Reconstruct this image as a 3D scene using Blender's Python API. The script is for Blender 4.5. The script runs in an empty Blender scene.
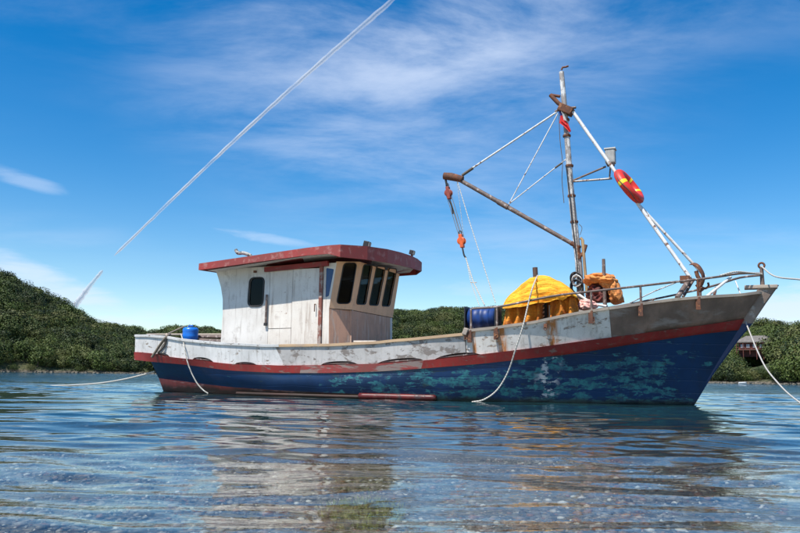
import bpy, bmesh, math, random
import numpy as np
from mathutils import Vector, Matrix, noise
from mathutils.geometry import tessellate_polygon

C = bpy.context.scene.collection
rnd = random.Random(7)
R_ = math.radians

# ------------------------------------------------------------------ camera
F, CX, CY = 780.0, 400.0, 266.5
ROLL, PITCH, CAMH = R_(.88), R_(8.02), .5
CAM = Vector((0, 0, CAMH))
_f = Vector((0, math.cos(PITCH), math.sin(PITCH)))
_r0 = Vector((1, 0, 0)); _u0 = _r0.cross(_f)
_r = _r0*math.cos(ROLL) + _u0*math.sin(ROLL); _u = _r.cross(_f)
cd = bpy.data.cameras.new('camera'); cam = bpy.data.objects.new('camera', cd); C.objects.link(cam)
cd.sensor_width = 36; cd.lens = 36*F/800; cd.clip_start = .05; cd.clip_end = 120000
M = Matrix((_r, _u, -_f)).transposed().to_4x4(); M.translation = CAM
cam.matrix_world = M
bpy.context.scene.camera = cam

def ray(px, py):
    d = _r*((px-CX)/F) - _u*((py-CY)/F) + _f
    return d.normalized()

# ------------------------------------------------------------------ light
SUN_EL = R_(60); SUN_H = Vector((-.69, -.72)).normalized()
sd = Vector((SUN_H.x*math.cos(SUN_EL), SUN_H.y*math.cos(SUN_EL), math.sin(SUN_EL)))
ld = bpy.data.lights.new('sun', 'SUN'); ld.energy = 5.0; ld.angle = R_(.53); ld.color = (1, .96, .89)
sun = bpy.data.objects.new('sun', ld); C.objects.link(sun)
sun.rotation_euler = sd.to_track_quat('Z', 'Y').to_euler()
sc = bpy.context.scene
sc.view_settings.view_transform = 'Standard'; sc.view_settings.look = 'None'
sc.view_settings.exposure = .45; sc.view_settings.gamma = 1


# ------------------------------------------------------------------ node helpers
class NT:
    def __init__(s, tree): s.t = tree; s.n = tree.nodes; s.l = tree.links
    def new(s, typ, **kw):
        n = s.n.new(typ)
        for k, v in kw.items():
            if k.startswith('i_'):
                key = k[2:]; key = int(key) if key.isdigit() else key.replace('_', ' ')
                s.put(n.inputs[key], v)
            else: setattr(n, k, v)
        return n
    def put(s, inp, v):
        if isinstance(v, bpy.types.NodeSocket): s.l.new(v, inp)
        else:
            try: inp.default_value = v
            except Exception: inp.default_value = tuple(v)+(1,)
    def math(s, op, a, b=0.0, c=None, clamp=False):
        n = s.new('ShaderNodeMath', operation=op, use_clamp=clamp)
        s.put(n.inputs[0], a); s.put(n.inputs[1], b)
        if c is not None: s.put(n.inputs[2], c)
        return n.outputs[0]
    def mix(s, f, a, b, blend='MIX'):
        n = s.new('ShaderNodeMix', data_type='RGBA', blend_type=blend)
        s.put(n.inputs[0], f)
        for i, v in ((6, a), (7, b)):
            if not isinstance(v, bpy.types.NodeSocket): v = tuple(v)+((1,) if len(v) == 3 else ())
            s.put(n.inputs[i], v)
        return n.outputs[2]
    def ramp(s, f, lo, hi):
        n = s.new('ShaderNodeMapRange', interpolation_type='SMOOTHSTEP'); s.put(n.inputs[0], f)
        n.inputs[1].default_value = lo; n.inputs[2].default_value = hi
        return n.outputs[0]
    def coord(s, kind='Object', scale=(1, 1, 1), loc=(0, 0, 0), rot=(0, 0, 0)):
        c = s.new('ShaderNodeTexCoord'); m = s.new('ShaderNodeMapping')
        s.l.new(c.outputs[kind], m.inputs[0]); m.inputs['Scale'].default_value = scale
        m.inputs['Location'].default_value = loc; m.inputs['Rotation'].default_value = rot
        return m.outputs[0]
    def noise(s, vec, scale, detail=4, rough=.55, dist=0):
        n = s.new('ShaderNodeTexNoise'); s.l.new(vec, n.inputs['Vector'])
        n.inputs['Scale'].default_value = scale; n.inputs['Detail'].default_value = detail
        n.inputs['Roughness'].default_value = rough; n.inputs['Distortion'].default_value = dist
        return n.outputs['Fac']
    def xyz(s, vec):
        n = s.new('ShaderNodeSeparateXYZ'); s.l.new(vec, n.inputs[0]); return n.outputs


def mat(name):
    m = bpy.data.materials.new(name); m.use_nodes = True
    t = NT(m.node_tree); b = t.n['Principled BSDF']
    return m, t, b


# ------------------------------------------------------------------ world
w = bpy.data.worlds.new('World'); bpy.context.scene.world = w; w.use_nodes = True
t = NT(w.node_tree); bg = t.n['Background']
sky = t.new('ShaderNodeTexSky', sky_type='NISHITA', sun_disc=False)
sky.sun_elevation = SUN_EL; sky.sun_rotation = math.atan2(SUN_H.x, SUN_H.y)
sky.air_density = 1.0; sky.dust_density = .0; sky.ozone_density = 1.6
hs = t.new('ShaderNodeHueSaturation'); t.l.new(sky.outputs[0], hs.inputs['Color'])
hs.inputs['Hue'].default_value = .502; hs.inputs['Saturation'].default_value = 1.52; hs.inputs['Value'].default_value = 1.38
tc = t.new('ShaderNodeTexCoord'); X, Y, Z = t.xyz(tc.outputs['Generated'])
zz = t.math('MAXIMUM', Z, .02)
zz = t.math('ADD', zz, .10)
px_ = t.math('DIVIDE', X, zz); py_ = t.math('DIVIDE', Y, zz)
cv = t.new('ShaderNodeCombineXYZ'); t.put(cv.inputs[0], px_); t.put(cv.inputs[1], py_)
mp = t.new('ShaderNodeMapping'); t.l.new(cv.outputs[0], mp.inputs[0])
mp.inputs['Rotation'].default_value = (0, 0, R_(-24)); mp.inputs['Scale'].default_value = (.62, 1.0, 1); mp.inputs['Location'].default_value = (3.3, 1.4, 0)
n1 = t.noise(mp.outputs[0], .55, 3, .5, .3)
n2 = t.noise(mp.outputs[0], 2.3, 8, .62, .25)
c1 = t.math('MULTIPLY', t.ramp(n1, .46, .68), t.ramp(n2, .34, .72))
# the broad veil of cirrus over the upper middle of the sky
dv = t.new('ShaderNodeVectorMath', operation='DISTANCE'); t.l.new(tc.outputs['Generated'], dv.inputs[0])
dv.inputs[1].default_value = (.02, .87, .47)
veil = t.math('MULTIPLY', t.math('SUBTRACT', 1, t.ramp(dv.outputs['Value'], .02, .44)), t.ramp(n2, .28, .78))
# low cumulus near the horizon
mp2 = t.new('ShaderNodeMapping'); t.l.new(tc.outputs['Generated'], mp2.inputs[0]); mp2.inputs['Scale'].default_value = (1, 1, 3.4); mp2.inputs['Location'].default_value = (.35, 0, .12)
n3 = t.noise(mp2.outputs[0], 4.2, 6, .55)
mp3 = t.new('ShaderNodeMapping'); t.l.new(tc.outputs['Generated'], mp3.inputs[0]); mp3.inputs['Scale'].default_value = (1, 1, 5)
n5_ = t.noise(mp3.outputs[0], 9, 8, .62, .4)
low = t.math('MULTIPLY', t.ramp(n3, .56, .68), t.math('SUBTRACT', 1, t.ramp(Z, .05, .12)))
def bank(px, py, sx, sz, tilt, gain):
    d = ray(px, py); az0 = math.atan2(d.x, d.y); a_ = t.math('SUBTRACT', t.math('ARCTAN2', X, Y), az0); z_ = t.math('SUBTRACT', t.math('SUBTRACT', Z, d.z), t.math('MULTIPLY', a_, tilt))
    q_ = t.math('ADD', t.math('POWER', t.math('ABSOLUTE', t.math('DIVIDE', a_, sx)), 2), t.math('POWER', t.math('ABSOLUTE', t.math('DIVIDE', z_, sz)), 2))
    q_ = t.math('ADD', q_, t.math('MULTIPLY', t.math('SUBTRACT', n5_, .5), 3.4))
    return t.math('MULTIPLY', t.math('SUBTRACT', 1, t.ramp(q_, -.2, 1.35)), gain)
low = t.math('MAXIMUM', low, bank(45, 283, .11, .022, -.32, .85)); low = t.math('MAXIMUM', low, bank(800, 308, .10, .028, .1, 1.0))
low = t.math('MAXIMUM', low, bank(265, 238, .06, .007, -.12, .45)); low = t.math('MAXIMUM', low, bank(20, 178, .05, .010, -.2, .4)); low = t.math('MAXIMUM', low, bank(490, 288, .07, .012, 0, .3))
hz = t.math('MULTIPLY', t.math('SUBTRACT', 1, t.ramp(Z, .0, .26)), .05)
cl = t.math('ADD', t.math('MULTIPLY', c1, .18), t.math('MULTIPLY', veil, .62))
cl = t.math('MAXIMUM', cl, t.math('MULTIPLY', low, .75)); cl = t.math('ADD', cl, hz, clamp=True)
col = t.mix(cl, hs.outputs[0], (7.4, 8.4, 10.2))
t.l.new(col, bg.inputs[0]); bg.inputs[1].default_value = .08


# ------------------------------------------------------------------ geometry helpers

AL = R_(23)
HD = Vector((math.cos(AL), -math.sin(AL), 0)); LT = Vector((math.sin(AL), math.cos(AL), 0))
O = Vector((6.162, 16.575, 0))
BM = Matrix.Translation(O) @ Matrix.Rotation(-AL, 4, 'Z')

def loc(px, py, y):          # point of the boat's frame on the plane y = const
    d = ray(px, py); tt = (y-(CAM-O).dot(LT))/d.dot(LT); p = CAM+d*tt-O
    return Vector((p.dot(HD), y, p.z))
def loc_plane(px, py, p0, n):      # on a plane of the boat frame
    d = ray(px, py); dl = Vector((d.dot(HD), d.dot(LT), d.z)); c = CAM-O; cl_ = Vector((c.dot(HD), c.dot(LT), c.z))
    tt = (p0-cl_).dot(n)/dl.dot(n); return cl_+dl*tt

def tag(o, label=None, cat=None, group=None, kind=None):
    if label: o['label'] = label
    if cat: o['category'] = cat
    if group: o['group'] = group
    if kind: o['kind'] = kind
    return o

def link(name, me, m=None, parent=None, mw=None):
    o = bpy.data.objects.new(name, me); C.objects.link(o)
    if m is not None and not me.materials: me.materials.append(m)
    if parent: o.parent = parent
    if mw is not None: o.matrix_world = mw
    return o

class MB:
    def __init__(s): s.v = []; s.f = []
    def add(s, vs, fs):
        b = len(s.v); s.v += [tuple(p) for p in vs]; s.f += [tuple(i+b for i in f) for f in fs]; return s
    def box(s, c, size, rot=None):
        x, y, z = [k/2 for k in size]; vs = [Vector((a, b, d)) for a in (-x, x) for b in (-y, y) for d in (-z, z)]
        if rot is not None: vs = [rot @ v for v in vs]
        vs = [v+Vector(c) for v in vs]
        return s.add(vs, [(0, 1, 3, 2), (4, 6, 7, 5), (0, 4, 5, 1), (2, 3, 7, 6), (0, 2, 6, 4), (1, 5, 7, 3)])
    def tube(s, pts, r, n=8, cap=True, closed=False):
        pts = [Vector(p) for p in pts]; m = len(pts); rr = r if isinstance(r, (list, tuple)) else [r]*m
        ref = None; vs = []
        for i, p in enumerate(pts):
            a = pts[(i-1) % m] if (i > 0 or closed) else p; b = pts[(i+1) % m] if (i < m-1 or closed) else p
            d = (b-a).normalized() if (b-a).length > 1e-9 else Vector((0, 0, 1))
            if ref is None: ref = d.orthogonal().normalized()
            ref = (ref-d*ref.dot(d)); ref = ref.normalized() if ref.length > 1e-6 else d.orthogonal().normalized()
            q = d.cross(ref)
            for k in range(n):
                an = 2*math.pi*k/n; vs.append(p+(ref*math.cos(an)+q*math.sin(an))*rr[i])
        fs = []
        for i in range(m if closed else m-1):
            j = (i+1) % m
            for k in range(n):
                l = (k+1) % n; fs.append((i*n+k, i*n+l, j*n+l, j*n+k))
        if cap and not closed: fs.append(tuple(range(n))[::-1]); fs.append(tuple((m-1)*n+k for k in range(n)))
        return s.add(vs, fs)
    def lathe(s, prof, axis_o=(0, 0, 0), q=None, n=28):
        vs = []; fs = []
        for r, z in prof:
            for k in range(n):
                a = 2*math.pi*k/n; v = Vector((r*math.cos(a), r*math.sin(a), z))
                if q is not None: v = q @ v
                vs.append(v+Vector(axis_o))
        for i in range(len(prof)-1):
            for k in range(n): l = (k+1) % n; fs.append((i*n+k, i*n+l, (i+1)*n+l, (i+1)*n+k))
        return s.add(vs, fs)
    def grid(s, rows):
        n = len(rows[0]); vs = [p for r in rows for p in r]; fs = []
        for i in range(len(rows)-1):
            for k in range(n-1): fs.append((i*n+k, i*n+k+1, (i+1)*n+k+1, (i+1)*n+k))
        return s.add(vs, fs)
    def sheet(s, rows, th):      # a grid with real thickness: th = function(point index row, col) -> offset vector
        a = [[Vector(p) for p in r] for r in rows]
        b = [[Vector(p)+th(i, j, Vector(p)) for j, p in enumerate(r)] for i, r in enumerate(rows)]
        s.grid(a); s.grid([r[::-1] for r in b])
        m, n = len(a), len(a[0])
        for e1, e2 in ((a[0], b[0]), (b[-1], a[-1])): s.grid([e1[::-1], e2[::-1]])
        s.grid([[r[0] for r in a], [r[0] for r in b]]); s.grid([[r[-1] for r in b], [r[-1] for r in a]])
        return s
    def mesh(s, name, smooth=False, base=None, bevel=0):
        me = bpy.data.meshes.new(name)
        vs = s.v if base is None else [(v[0]-base[0], v[1]-base[1], v[2]-base[2]) for v in s.v]
        me.from_pydata(vs, [], s.f)
        bm = bmesh.new(); bm.from_mesh(me); bmesh.ops.remove_doubles(bm, verts=bm.verts, dist=1e-5)
        bmesh.ops.recalc_face_normals(bm, faces=bm.faces)
        if bevel:
            es = [e for e in bm.edges if len(e.link_faces) == 2 and e.calc_face_angle(0) > .5]
            bmesh.ops.bevel(bm, geom=es, offset=bevel, segments=2, affect='EDGES', profile=.6)
        bm.to_mesh(me); bm.free()
        if smooth:
            me.polygons.foreach_set('use_smooth', [True]*len(me.polygons))
            try: me.set_sharp_from_angle(angle=R_(62))
            except Exception: pass
        return me
    def build(s, name, m, parent=None, smooth=False, base=None, mw=None, bevel=0):
        return link(name, s.mesh(name, smooth, base, bevel), m, parent, mw)

def empty(name, base, parent=None, boat=True):
    o = bpy.data.objects.new(name, None); C.objects.link(o); o.empty_display_size = .2
    if parent: o.parent = parent; o.location = base
    else: o.matrix_world = (BM @ Matrix.Translation(base)) if boat else Matrix.Translation(base)
    return o

def boat_thing(name, mb, m, base, smooth=True, bevel=0):
    base = Vector(base)
    return mb.build(name, m, None, smooth, base, BM @ Matrix.Translation(base), bevel)

def interp(x, tab):
    tab = sorted(tab); return float(np.interp(x, [a for a, b in tab], [b for a, b in tab]))

def smooth_tab(tab, n=200):          # gently smoothed interpolation
    tab = sorted(tab); xs = np.array([a for a, b in tab]); ys = np.array([b for a, b in tab])
    g = np.linspace(xs[0], xs[-1], n); v = np.interp(g, xs, ys); k = max(3, n//26)
    pad = np.concatenate([2*v[0]-v[k:0:-1], v, 2*v[-1]-v[-2:-k-2:-1]])
    ker = np.hanning(2*k+1); ker /= ker.sum(); v2 = np.convolve(pad, ker, 'valid')
    return lambda x: float(np.interp(x, g, v2))

def catmull(pts, per=6):
    P = [Vector(p) for p in pts]; P = [P[0]*2-P[1]]+P+[P[-1]*2-P[-2]]; out = []
    for i in range(1, len(P)-2):
        for k in range(per):
            u = k/per; a, b, c, d = P[i-1:i+3]
            out.append(.5*((2*b)+(c-a)*u+(2*a-5*b+4*c-d)*u*u+(3*b-a-3*c+d)*u**3))
    out.append(P[-2]); return out

# ------------------------------------------------------------------ materials
def weathered(name, base, alt, under=None, rough=.6, nscale=1.2, streak=.35, patch=(.62, .68), pscale=2.2,
              dirt=(.12, .09, .06), dirt_amt=.35, bump=.25, metallic=0, pstretch=(1, 1, 1), spec=.4):
    m, t, b = mat(name)
    co = t.coord('Object'); fine = t.noise(co, 38, 5, .6); big = t.noise(co, nscale, 5, .6)
    c = t.mix(t.ramp(big, .35, .65), base, alt)
    vs = t.coord('Object', (7, 7, .55)); st = t.noise(vs, 1.6, 5, .65)
    c = t.mix(t.math('MULTIPLY', t.ramp(st, .5, .75), streak), c, dirt)
    vs2 = t.coord('Object', (1, 1, 1), (4, 2, 1)); d2 = t.noise(vs2, 4.5, 8, .68)
    c = t.mix(t.math('MULTIPLY', t.ramp(d2, .52, .74), dirt_amt), c, dirt)
    h = t.math('MULTIPLY', fine, .25)
    if under:
        pc = t.coord('Object', pstretch, (1.7, 5.1, 3.3)); p = t.noise(pc, pscale, 8, .62, .25)
        k = t.ramp(p, *patch); c = t.mix(k, c, under); h = t.math('SUBTRACT', h, k)
    sp = t.noise(co, 120, 2, .5); c = t.mix(t.math('MULTIPLY', t.ramp(sp, .62, .7), .35), c, dirt)
    t.l.new(c, b.inputs['Base Color']); b.inputs['Roughness'].default_value = rough; b.inputs['Metallic'].default_value = metallic
    b.inputs['Specular IOR Level'].default_value = spec
    bu = t.new('ShaderNodeBump'); bu.inputs['Strength'].default_value = bump; bu.inputs['Distance'].default_value = .01
    t.l.new(h, bu.inputs['Height']); t.l.new(bu.outputs[0], b.inputs['Normal'])
    return m

def plain(name, base, rough=.5, metallic=0, var=.25, scale=8, dark=None, bump=.1):
    m, t, b = mat(name); co = t.coord('Object'); n = t.noise(co, scale, 5, .6)
    c = t.mix(t.math('MULTIPLY', t.ramp(n, .35, .7), var), base, dark or tuple(k*.4 for k in base))
    t.l.new(c, b.inputs['Base Color']); b.inputs['Roughness'].default_value = rough; b.inputs['Metallic'].default_value = metallic
    bu = t.new('ShaderNodeBump'); bu.inputs['Strength'].default_value = bump; bu.inputs['Distance'].default_value = .005
    t.l.new(t.noise(co, scale*5, 4, .6), bu.inputs['Height']); t.l.new(bu.outputs[0], b.inputs['Normal'])
    return m

WHITE = weathered('weathered_white_paint', (.66, .645, .62), (.53, .52, .50), (.25, .20, .16), streak=.5, patch=(.60, .66), pscale=5, pstretch=(1, 1, 2.2), dirt_amt=.5)
GREYWH = weathered('worn_grey_white_paint', (.50, .475, .45), (.37, .35, .33), (.20, .17, .15), streak=.3, patch=(.52, .6), pscale=4, pstretch=(1, 1, 1.5), dirt_amt=.5)
BOWGREY = weathered('weathered_bow_timber', (.27, .175, .13), (.15, .10, .077), (.27, .22, .19), streak=.6, patch=(.50, .66), pscale=2, pstretch=(.7, .7, 2))
RED = weathered('worn_red_paint', (.30, .022, .018), (.20, .018, .016), (.20, .11, .09), streak=.5, patch=(.60, .66), pscale=4, pstretch=(.7, .7, 2.5), rough=.5)
REDMID = weathered('faded_red_paint', (.30, .045, .040), (.22, .06, .05), (.26, .19, .165), streak=.4, patch=(.47, .58), pscale=3, pstretch=(.6, .6, 2.5), dirt_amt=.5)
ROOFRED = weathered('roof_red_paint', (.34, .045, .040), (.26, .05, .045), (.40, .17, .15), streak=.3, patch=(.52, .70), pscale=5, rough=.55, dirt_amt=.3)
CREAM = weathered('stained_cream_paint', (.74, .69, .62), (.66, .60, .53), (.36, .25, .19), streak=.65, patch=(.63, .69), pscale=5, pstretch=(1, 1, 1.4), dirt=(.26, .17, .12), dirt_amt=.42)
WALLGREY = weathered('stained_white_wall', (.70, .665, .62), (.60, .56, .51), (.30, .22, .18), streak=.6, patch=(.65, .71), pscale=3.6, pstretch=(1.8, 1, .6), dirt=(.20, .15, .12), dirt_amt=.5)
BEIGE = weathered('beige_window_paint', (.74, .45, .27), (.66, .40, .24), (.30, .19, .13), streak=.25, patch=(.64, .7), pscale=6, dirt=(.25, .14, .09), dirt_amt=.25)
MAUVE = weathered('bare_mauve_plywood', (.54, .31, .21), (.42, .25, .17), (.50, .36, .28), streak=.6, patch=(.52, .62), pscale=3, pstretch=(3, 3, .5), dirt=(.17, .11, .095), dirt_amt=.4)
TIMBER = weathered('bleached_timber', (.40, .33, .26), (.29, .24, .20), None, streak=.0, dirt_amt=.4)
TAN = weathered('tan_cap_timber', (.56, .38, .22), (.46, .31, .19), (.35, .30, .26), streak=0, patch=(.58, .66), pscale=3, dirt_amt=.3)
DKWOOD = weathered('dark_damp_wood', (.10, .06, .045), (.06, .04, .032), None, streak=.3)
RUST = weathered('rusty_iron', (.16, .06, .03), (.09, .04, .028), (.30, .13, .06), rough=.85, patch=(.55, .65), pscale=9, bump=.6, nscale=8)
GALV = weathered('spotted_galvanised_pipe', (.42, .42, .42), (.33, .31, .30), (.14, .07, .045), rough=.45, patch=(.52, .58), pscale=11, nscale=5, metallic=.2)
WHITETUBE = weathered('white_pipe_with_rust', (.72, .72, .71), (.62, .62, .61), (.20, .10, .06), rough=.4, patch=(.58, .62), pscale=10, nscale=5)
DARKPIPE = weathered('brown_iron_pipe', (.17, .12, .10), (.11, .08, .07), (.36, .30, .27), rough=.6, patch=(.56, .64), pscale=10, nscale=5)
BLACK = plain('black_rubber', (.02, .02, .022), .5, 0, .2)
ROPEW = plain('pale_rope', (.60, .58, .53), .9, 0, .5, 40, (.3, .27, .22), .6)
ROPED = plain('dark_rope', (.12, .10, .08), .9, 0, .4, 30)
ROPEB = plain('brown_rope', (.24, .19, .14), .9, 0, .5, 40)
BLUEPL = plain('blue_plastic', (.01, .16, .62), .35, 0, .2, 5, (.01, .06, .3))
BLUETARP = plain('blue_drum_plastic', (.004, .04, .20), .5, 0, .8, 6, (.004, .02, .08))
ORANGE = plain('orange_block_paint', (.75, .12, .02), .45, 0, .5, 14, (.2, .06, .03))
REDBLK = plain('red_brown_block_paint', (.28, .05, .03), .6, 0, .5, 14)
RINGRED = plain('lifebuoy_red', (.70, .035, .02), .5, 0, .35, 6, (.4, .03, .02))
RINGYEL = plain('lifebuoy_yellow', (.85, .62, .02), .4, 0, .15, 6)
LAMPG = plain('grey_lamp_housing', (.38, .38, .36), .5, .1, .4, 12)
PINK = plain('pink_nylon', (.75, .36, .30), .8, 0, .5, 14, (.75, .65, .6))
COILW = plain('white_cable', (.55, .55, .53), .5, 0, .3)

def strands(m, sc_):
    t = NT(m.node_tree); b = t.n['Principled BSDF']; wv = t.new('ShaderNodeTexWave', wave_type='BANDS', bands_direction='DIAGONAL'); t.l.new(t.coord('Object'), wv.inputs[0]); wv.inputs['Scale'].default_value = sc_
    src = b.inputs['Base Color'].links[0].from_socket
    t.l.new(t.mix(t.math('MULTIPLY', t.math('SUBTRACT', 1, wv.outputs['Fac']), .6), src, (.16, .14, .11)), b.inputs['Base Color'])
strands(ROPEW, 9); strands(ROPEB, 9)

def hull_mat():
    m, t, b = mat('blue_hull_paint_peeling_to_turquoise')
    co = t.coord('Object'); X, Y, Z = t.xyz(co)
    big = t.noise(co, .7, 4, .6)
    c = t.mix(t.ramp(big, .38, .62), (.005, .031, .098), (.004, .020, .060))
    st = t.noise(t.coord('Object', (5, 5, .5)), 1.5, 5, .6); c = t.mix(t.math('MULTIPLY', t.ramp(st, .5, .75), .5), c, (.01, .02, .045))
    pc = t.coord('Object', (.85, .85, 2.6), (.4, 0, 2.2)); n = t.noise(pc, 2.3, 12, .70, .15)
    # where the top coat has worn off most: forward of the wheelhouse, low on the side
    fx = t.math('MULTIPLY', t.ramp(X, -9.5, -6.5), t.math('SUBTRACT', 1, t.math('MULTIPLY', t.ramp(X, -.6, .9), .7)))
    zr = t.math('SUBTRACT', 1, t.math('MULTIPLY', t.ramp(t.math('SUBTRACT', Z, t.math('MULTIPLY', t.ramp(X, -5, 1), .5)), .45, 1.0), 1.0))
    bias = t.math('MULTIPLY', t.math('MULTIPLY', fx, zr), .13)
    k = t.ramp(t.math('ADD', n, bias), .632, .668)
    teal = t.mix(t.ramp(t.noise(co, 6, 5, .6), .4, .65), (.022, .17, .185), (.008, .085, .12))
    c = t.mix(t.math('MULTIPLY', k, t.math('MULTIPLY_ADD', t.ramp(t.noise(co, 14, 6, .7), .36, .56), .7, .25)), c, teal)
    n4 = t.noise(t.coord('Object', (1, 1, 3.5), (7, 3, 1)), 2.4, 8, .62)
    c = t.mix(t.math('MULTIPLY', t.ramp(t.math('ADD', n4, t.math('MULTIPLY', fx, .05)), .66, .70), .6), c, (.03, .05, .045))
    # white scrape amidships-forward
    sx = t.math('SUBTRACT', 1, t.ramp(t.math('ABSOLUTE', t.math('SUBTRACT', t.math('ADD', X, t.math('MULTIPLY', Z, -.18)), -2.78)), .06, .30))
    n5 = t.noise(t.coord('Object', (1.5, 1.5, 2.5), (2, 2, 9)), 3.2, 6, .6)
    c = t.mix(t.math('MULTIPLY', sx, t.ramp(n5, .52, .60)), c, (.42, .44, .46))
    # weed and slime at the waterline
    sl = t.math('SUBTRACT', 1, t.ramp(t.math('ADD', Z, t.math('MULTIPLY', t.noise(co, 3, 4, .6), .14)), .09, .22))
    c = t.mix(t.math('MULTIPLY', sl, .9), c, (.012, .018, .012))
    t.l.new(c, b.inputs['Base Color'])
    t.l.new(t.math('MULTIPLY_ADD', k, .25, .36), b.inputs['Roughness'])
    # plank seams as fine relief
    wv = t.new('ShaderNodeTexWave', wave_type='BANDS', bands_direction='Z'); t.l.new(co, wv.inputs[0]); wv.inputs['Scale'].default_value = 1.25; wv.inputs['Distortion'].default_value = 1.1
    seam = t.ramp(wv.outputs['Fac'], .0, .04)
    h = t.math('ADD', t.math('MULTIPLY', seam, .35), t.math('SUBTRACT', t.math('MULTIPLY', big, 1.2), t.math('MULTIPLY', k, .3)))
    bu = t.new('ShaderNodeBump'); bu.inputs['Strength'].default_value = .5; bu.inputs['Distance'].default_value = .012
    t.l.new(h, bu.inputs['Height']); t.l.new(bu.outputs[0], b.inputs['Normal'])
    return m
HULL = hull_mat()
BOOT = weathered('red_antifouling', (.36, .05, .04), (.22, .035, .03), (.42, .22, .19), streak=.2, patch=(.55, .62), pscale=3, pstretch=(.5, .5, 4), dirt=(.02, .02, .018), dirt_amt=.6)

def darken_low(m):  # darkens the base colour towards the waterline
    t = NT(m.node_tree); b = t.n['Principled BSDF']; src = b.inputs['Base Color'].links[0].from_socket
    co = t.coord('Object'); X, Y, Z = t.xyz(co)
    k = t.math('SUBTRACT', 1, t.ramp(t.math('ADD', Z, t.math('MULTIPLY', t.noise(co, 4, 5, .6), .22)), .20, .38))
    t.l.new(t.mix(t.math('MULTIPLY', k, .9), src, (.015, .018, .012)), b.inputs['Base Color'])
darken_low(BOOT)

def rust_white():      # white bulwark boards with rust runs under the fittings
    m = weathered('white_paint_with_rust_runs', (.74, .69, .63), (.58, .54, .49), (.30, .23, .18), streak=.5, dirt_amt=.55, patch=(.56, .62), pscale=4, pstretch=(1, 1, 2.2))
    t = NT(m.node_tree); b = t.n['Principled BSDF']; src = b.inputs['Base Color'].links[0].from_socket
    co = t.coord('Object'); X, Y, Z = t.xyz(co); n = t.noise(t.coord('Object', (6, 6, .8)), 2, 5, .6)
    acc = None
    for x0, w_ in ((-4.10, .05), (-3.52, .11), (-2.52, .12)):
        d = t.math('ABSOLUTE', t.math('SUBTRACT', X, x0)); k = t.math('SUBTRACT', 1, t.ramp(d, w_*.4, w_*1.2))
        acc = k if acc is None else t.math('MAXIMUM', acc, k)
    k = t.math('MULTIPLY', acc, t.ramp(n, .30, .56))
    c = t.mix(k, src, (.42, .15, .035)); t.l.new(c, b.inputs['Base Color'])
    return m
RUSTWHITE = rust_white()

def glass_mat():
    m, t, b = mat('dark_window_glass'); out = t.n['Material Output']
    tr = t.new('ShaderNodeBsdfTransparent'); tr.inputs[0].default_value = (.22, .24, .25, 1)
    gl = t.new('ShaderNodeBsdfGlossy'); gl.inputs['Roughness'].default_value = .05; gl.inputs[0].default_value = (1, 1, 1, 1)
    fr = t.new('ShaderNodeFresnel'); fr.inputs[0].default_value = 1.45
    mx = t.new('ShaderNodeMixShader'); t.l.new(t.math('MULTIPLY', fr.outputs[0], .35), mx.inputs[0]); t.l.new(tr.outputs[0], mx.inputs[1]); t.l.new(gl.outputs[0], mx.inputs[2])
    t.l.new(mx.outputs[0], out.inputs[0]); return m
GLASS = glass_mat()
BLUEGLASS = plain('blue_side_pane', (.02, .05, .16), .08, 0, .2)

def cloth_mat(name, base, alt):
    m, t, b = mat(name); co = t.coord('Object'); n = t.noise(co, 5, 6, .6)
    c = t.mix(t.ramp(n, .38, .66), base, alt); f = t.noise(t.coord('Object', (1, 1, 7), rot=(0, -.25, 0)), 4.5, 6, .62, .6)
    c = t.mix(t.math('MULTIPLY', t.ramp(f, .5, .66), .55), c, tuple(k*.45 for k in base))  # darker fold lines: crease shading painted into the cloth colour
    t.l.new(c, b.inputs['Base Color']); b.inputs['Roughness'].default_value = .75
    bu = t.new('ShaderNodeBump'); bu.inputs['Strength'].default_value = .7; bu.inputs['Distance'].default_value = .055
    t.l.new(t.math('ADD', f, n), bu.inputs['Height']); t.l.new(bu.outputs[0], b.inputs['Normal'])
    return m
YELLOW = cloth_mat('yellow_orange_netting', (.90, .45, .02), (.80, .33, .012))
YELLOWSHADE = cloth_mat('shaded_yellow_netting', (.68, .24, .012), (.44, .12, .01))  # same netting darkened: shade under the top layer put into the colour
BROWNC = cloth_mat('orange_brown_oilskin', (.74, .29, .07), (.48, .16, .04))
REDNET = cloth_mat('dark_red_netting', (.20, .04, .03), (.06, .03, .025))

# ------------------------------------------------------------------ terrain, hills, trees
def ridge_dir(px, py):
    d = ray(px, py); h = math.hypot(d.x, d.y); return math.atan2(d.x, d.y), d.z/h

def ground_mat():
    m, t, b = mat('hillside_ground')
    g = t.new('ShaderNodeNewGeometry'); X, Y, Z = t.xyz(g.outputs['Position'])
    mpn = t.new('ShaderNodeMapping'); t.l.new(g.outputs['Position'], mpn.inputs[0])
    n = t.noise(mpn.outputs[0], .12, 8, .65); n2 = t.noise(mpn.outputs[0], 1.2, 5, .6)
    c = t.mix(t.ramp(n, .4, .6), (.035, .055, .016), (.075, .075, .028)); c = t.mix(t.ramp(n2, .45, .7), c, (.02, .032, .012))
    k = t.math('SUBTRACT', 1, t.ramp(t.math('ADD', Z, t.math('MULTIPLY', n2, 1.2)), 1.0, 1.9))
    shore = t.mix(t.ramp(n2, .4, .62), (.13, .11, .07), (.05, .045, .03)); c = t.mix(k, c, shore)
    t.l.new(c, b.inputs['Base Color']); b.inputs['Roughness'].default_value = .9
    bu = t.new('ShaderNodeBump'); bu.inputs['Distance'].default_value = 1; bu.inputs['Strength'].default_value = .8; t.l.new(n2, bu.inputs['Height']); t.l.new(bu.outputs[0], b.inputs['Normal'])
    return m
GROUND = ground_mat()

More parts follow.
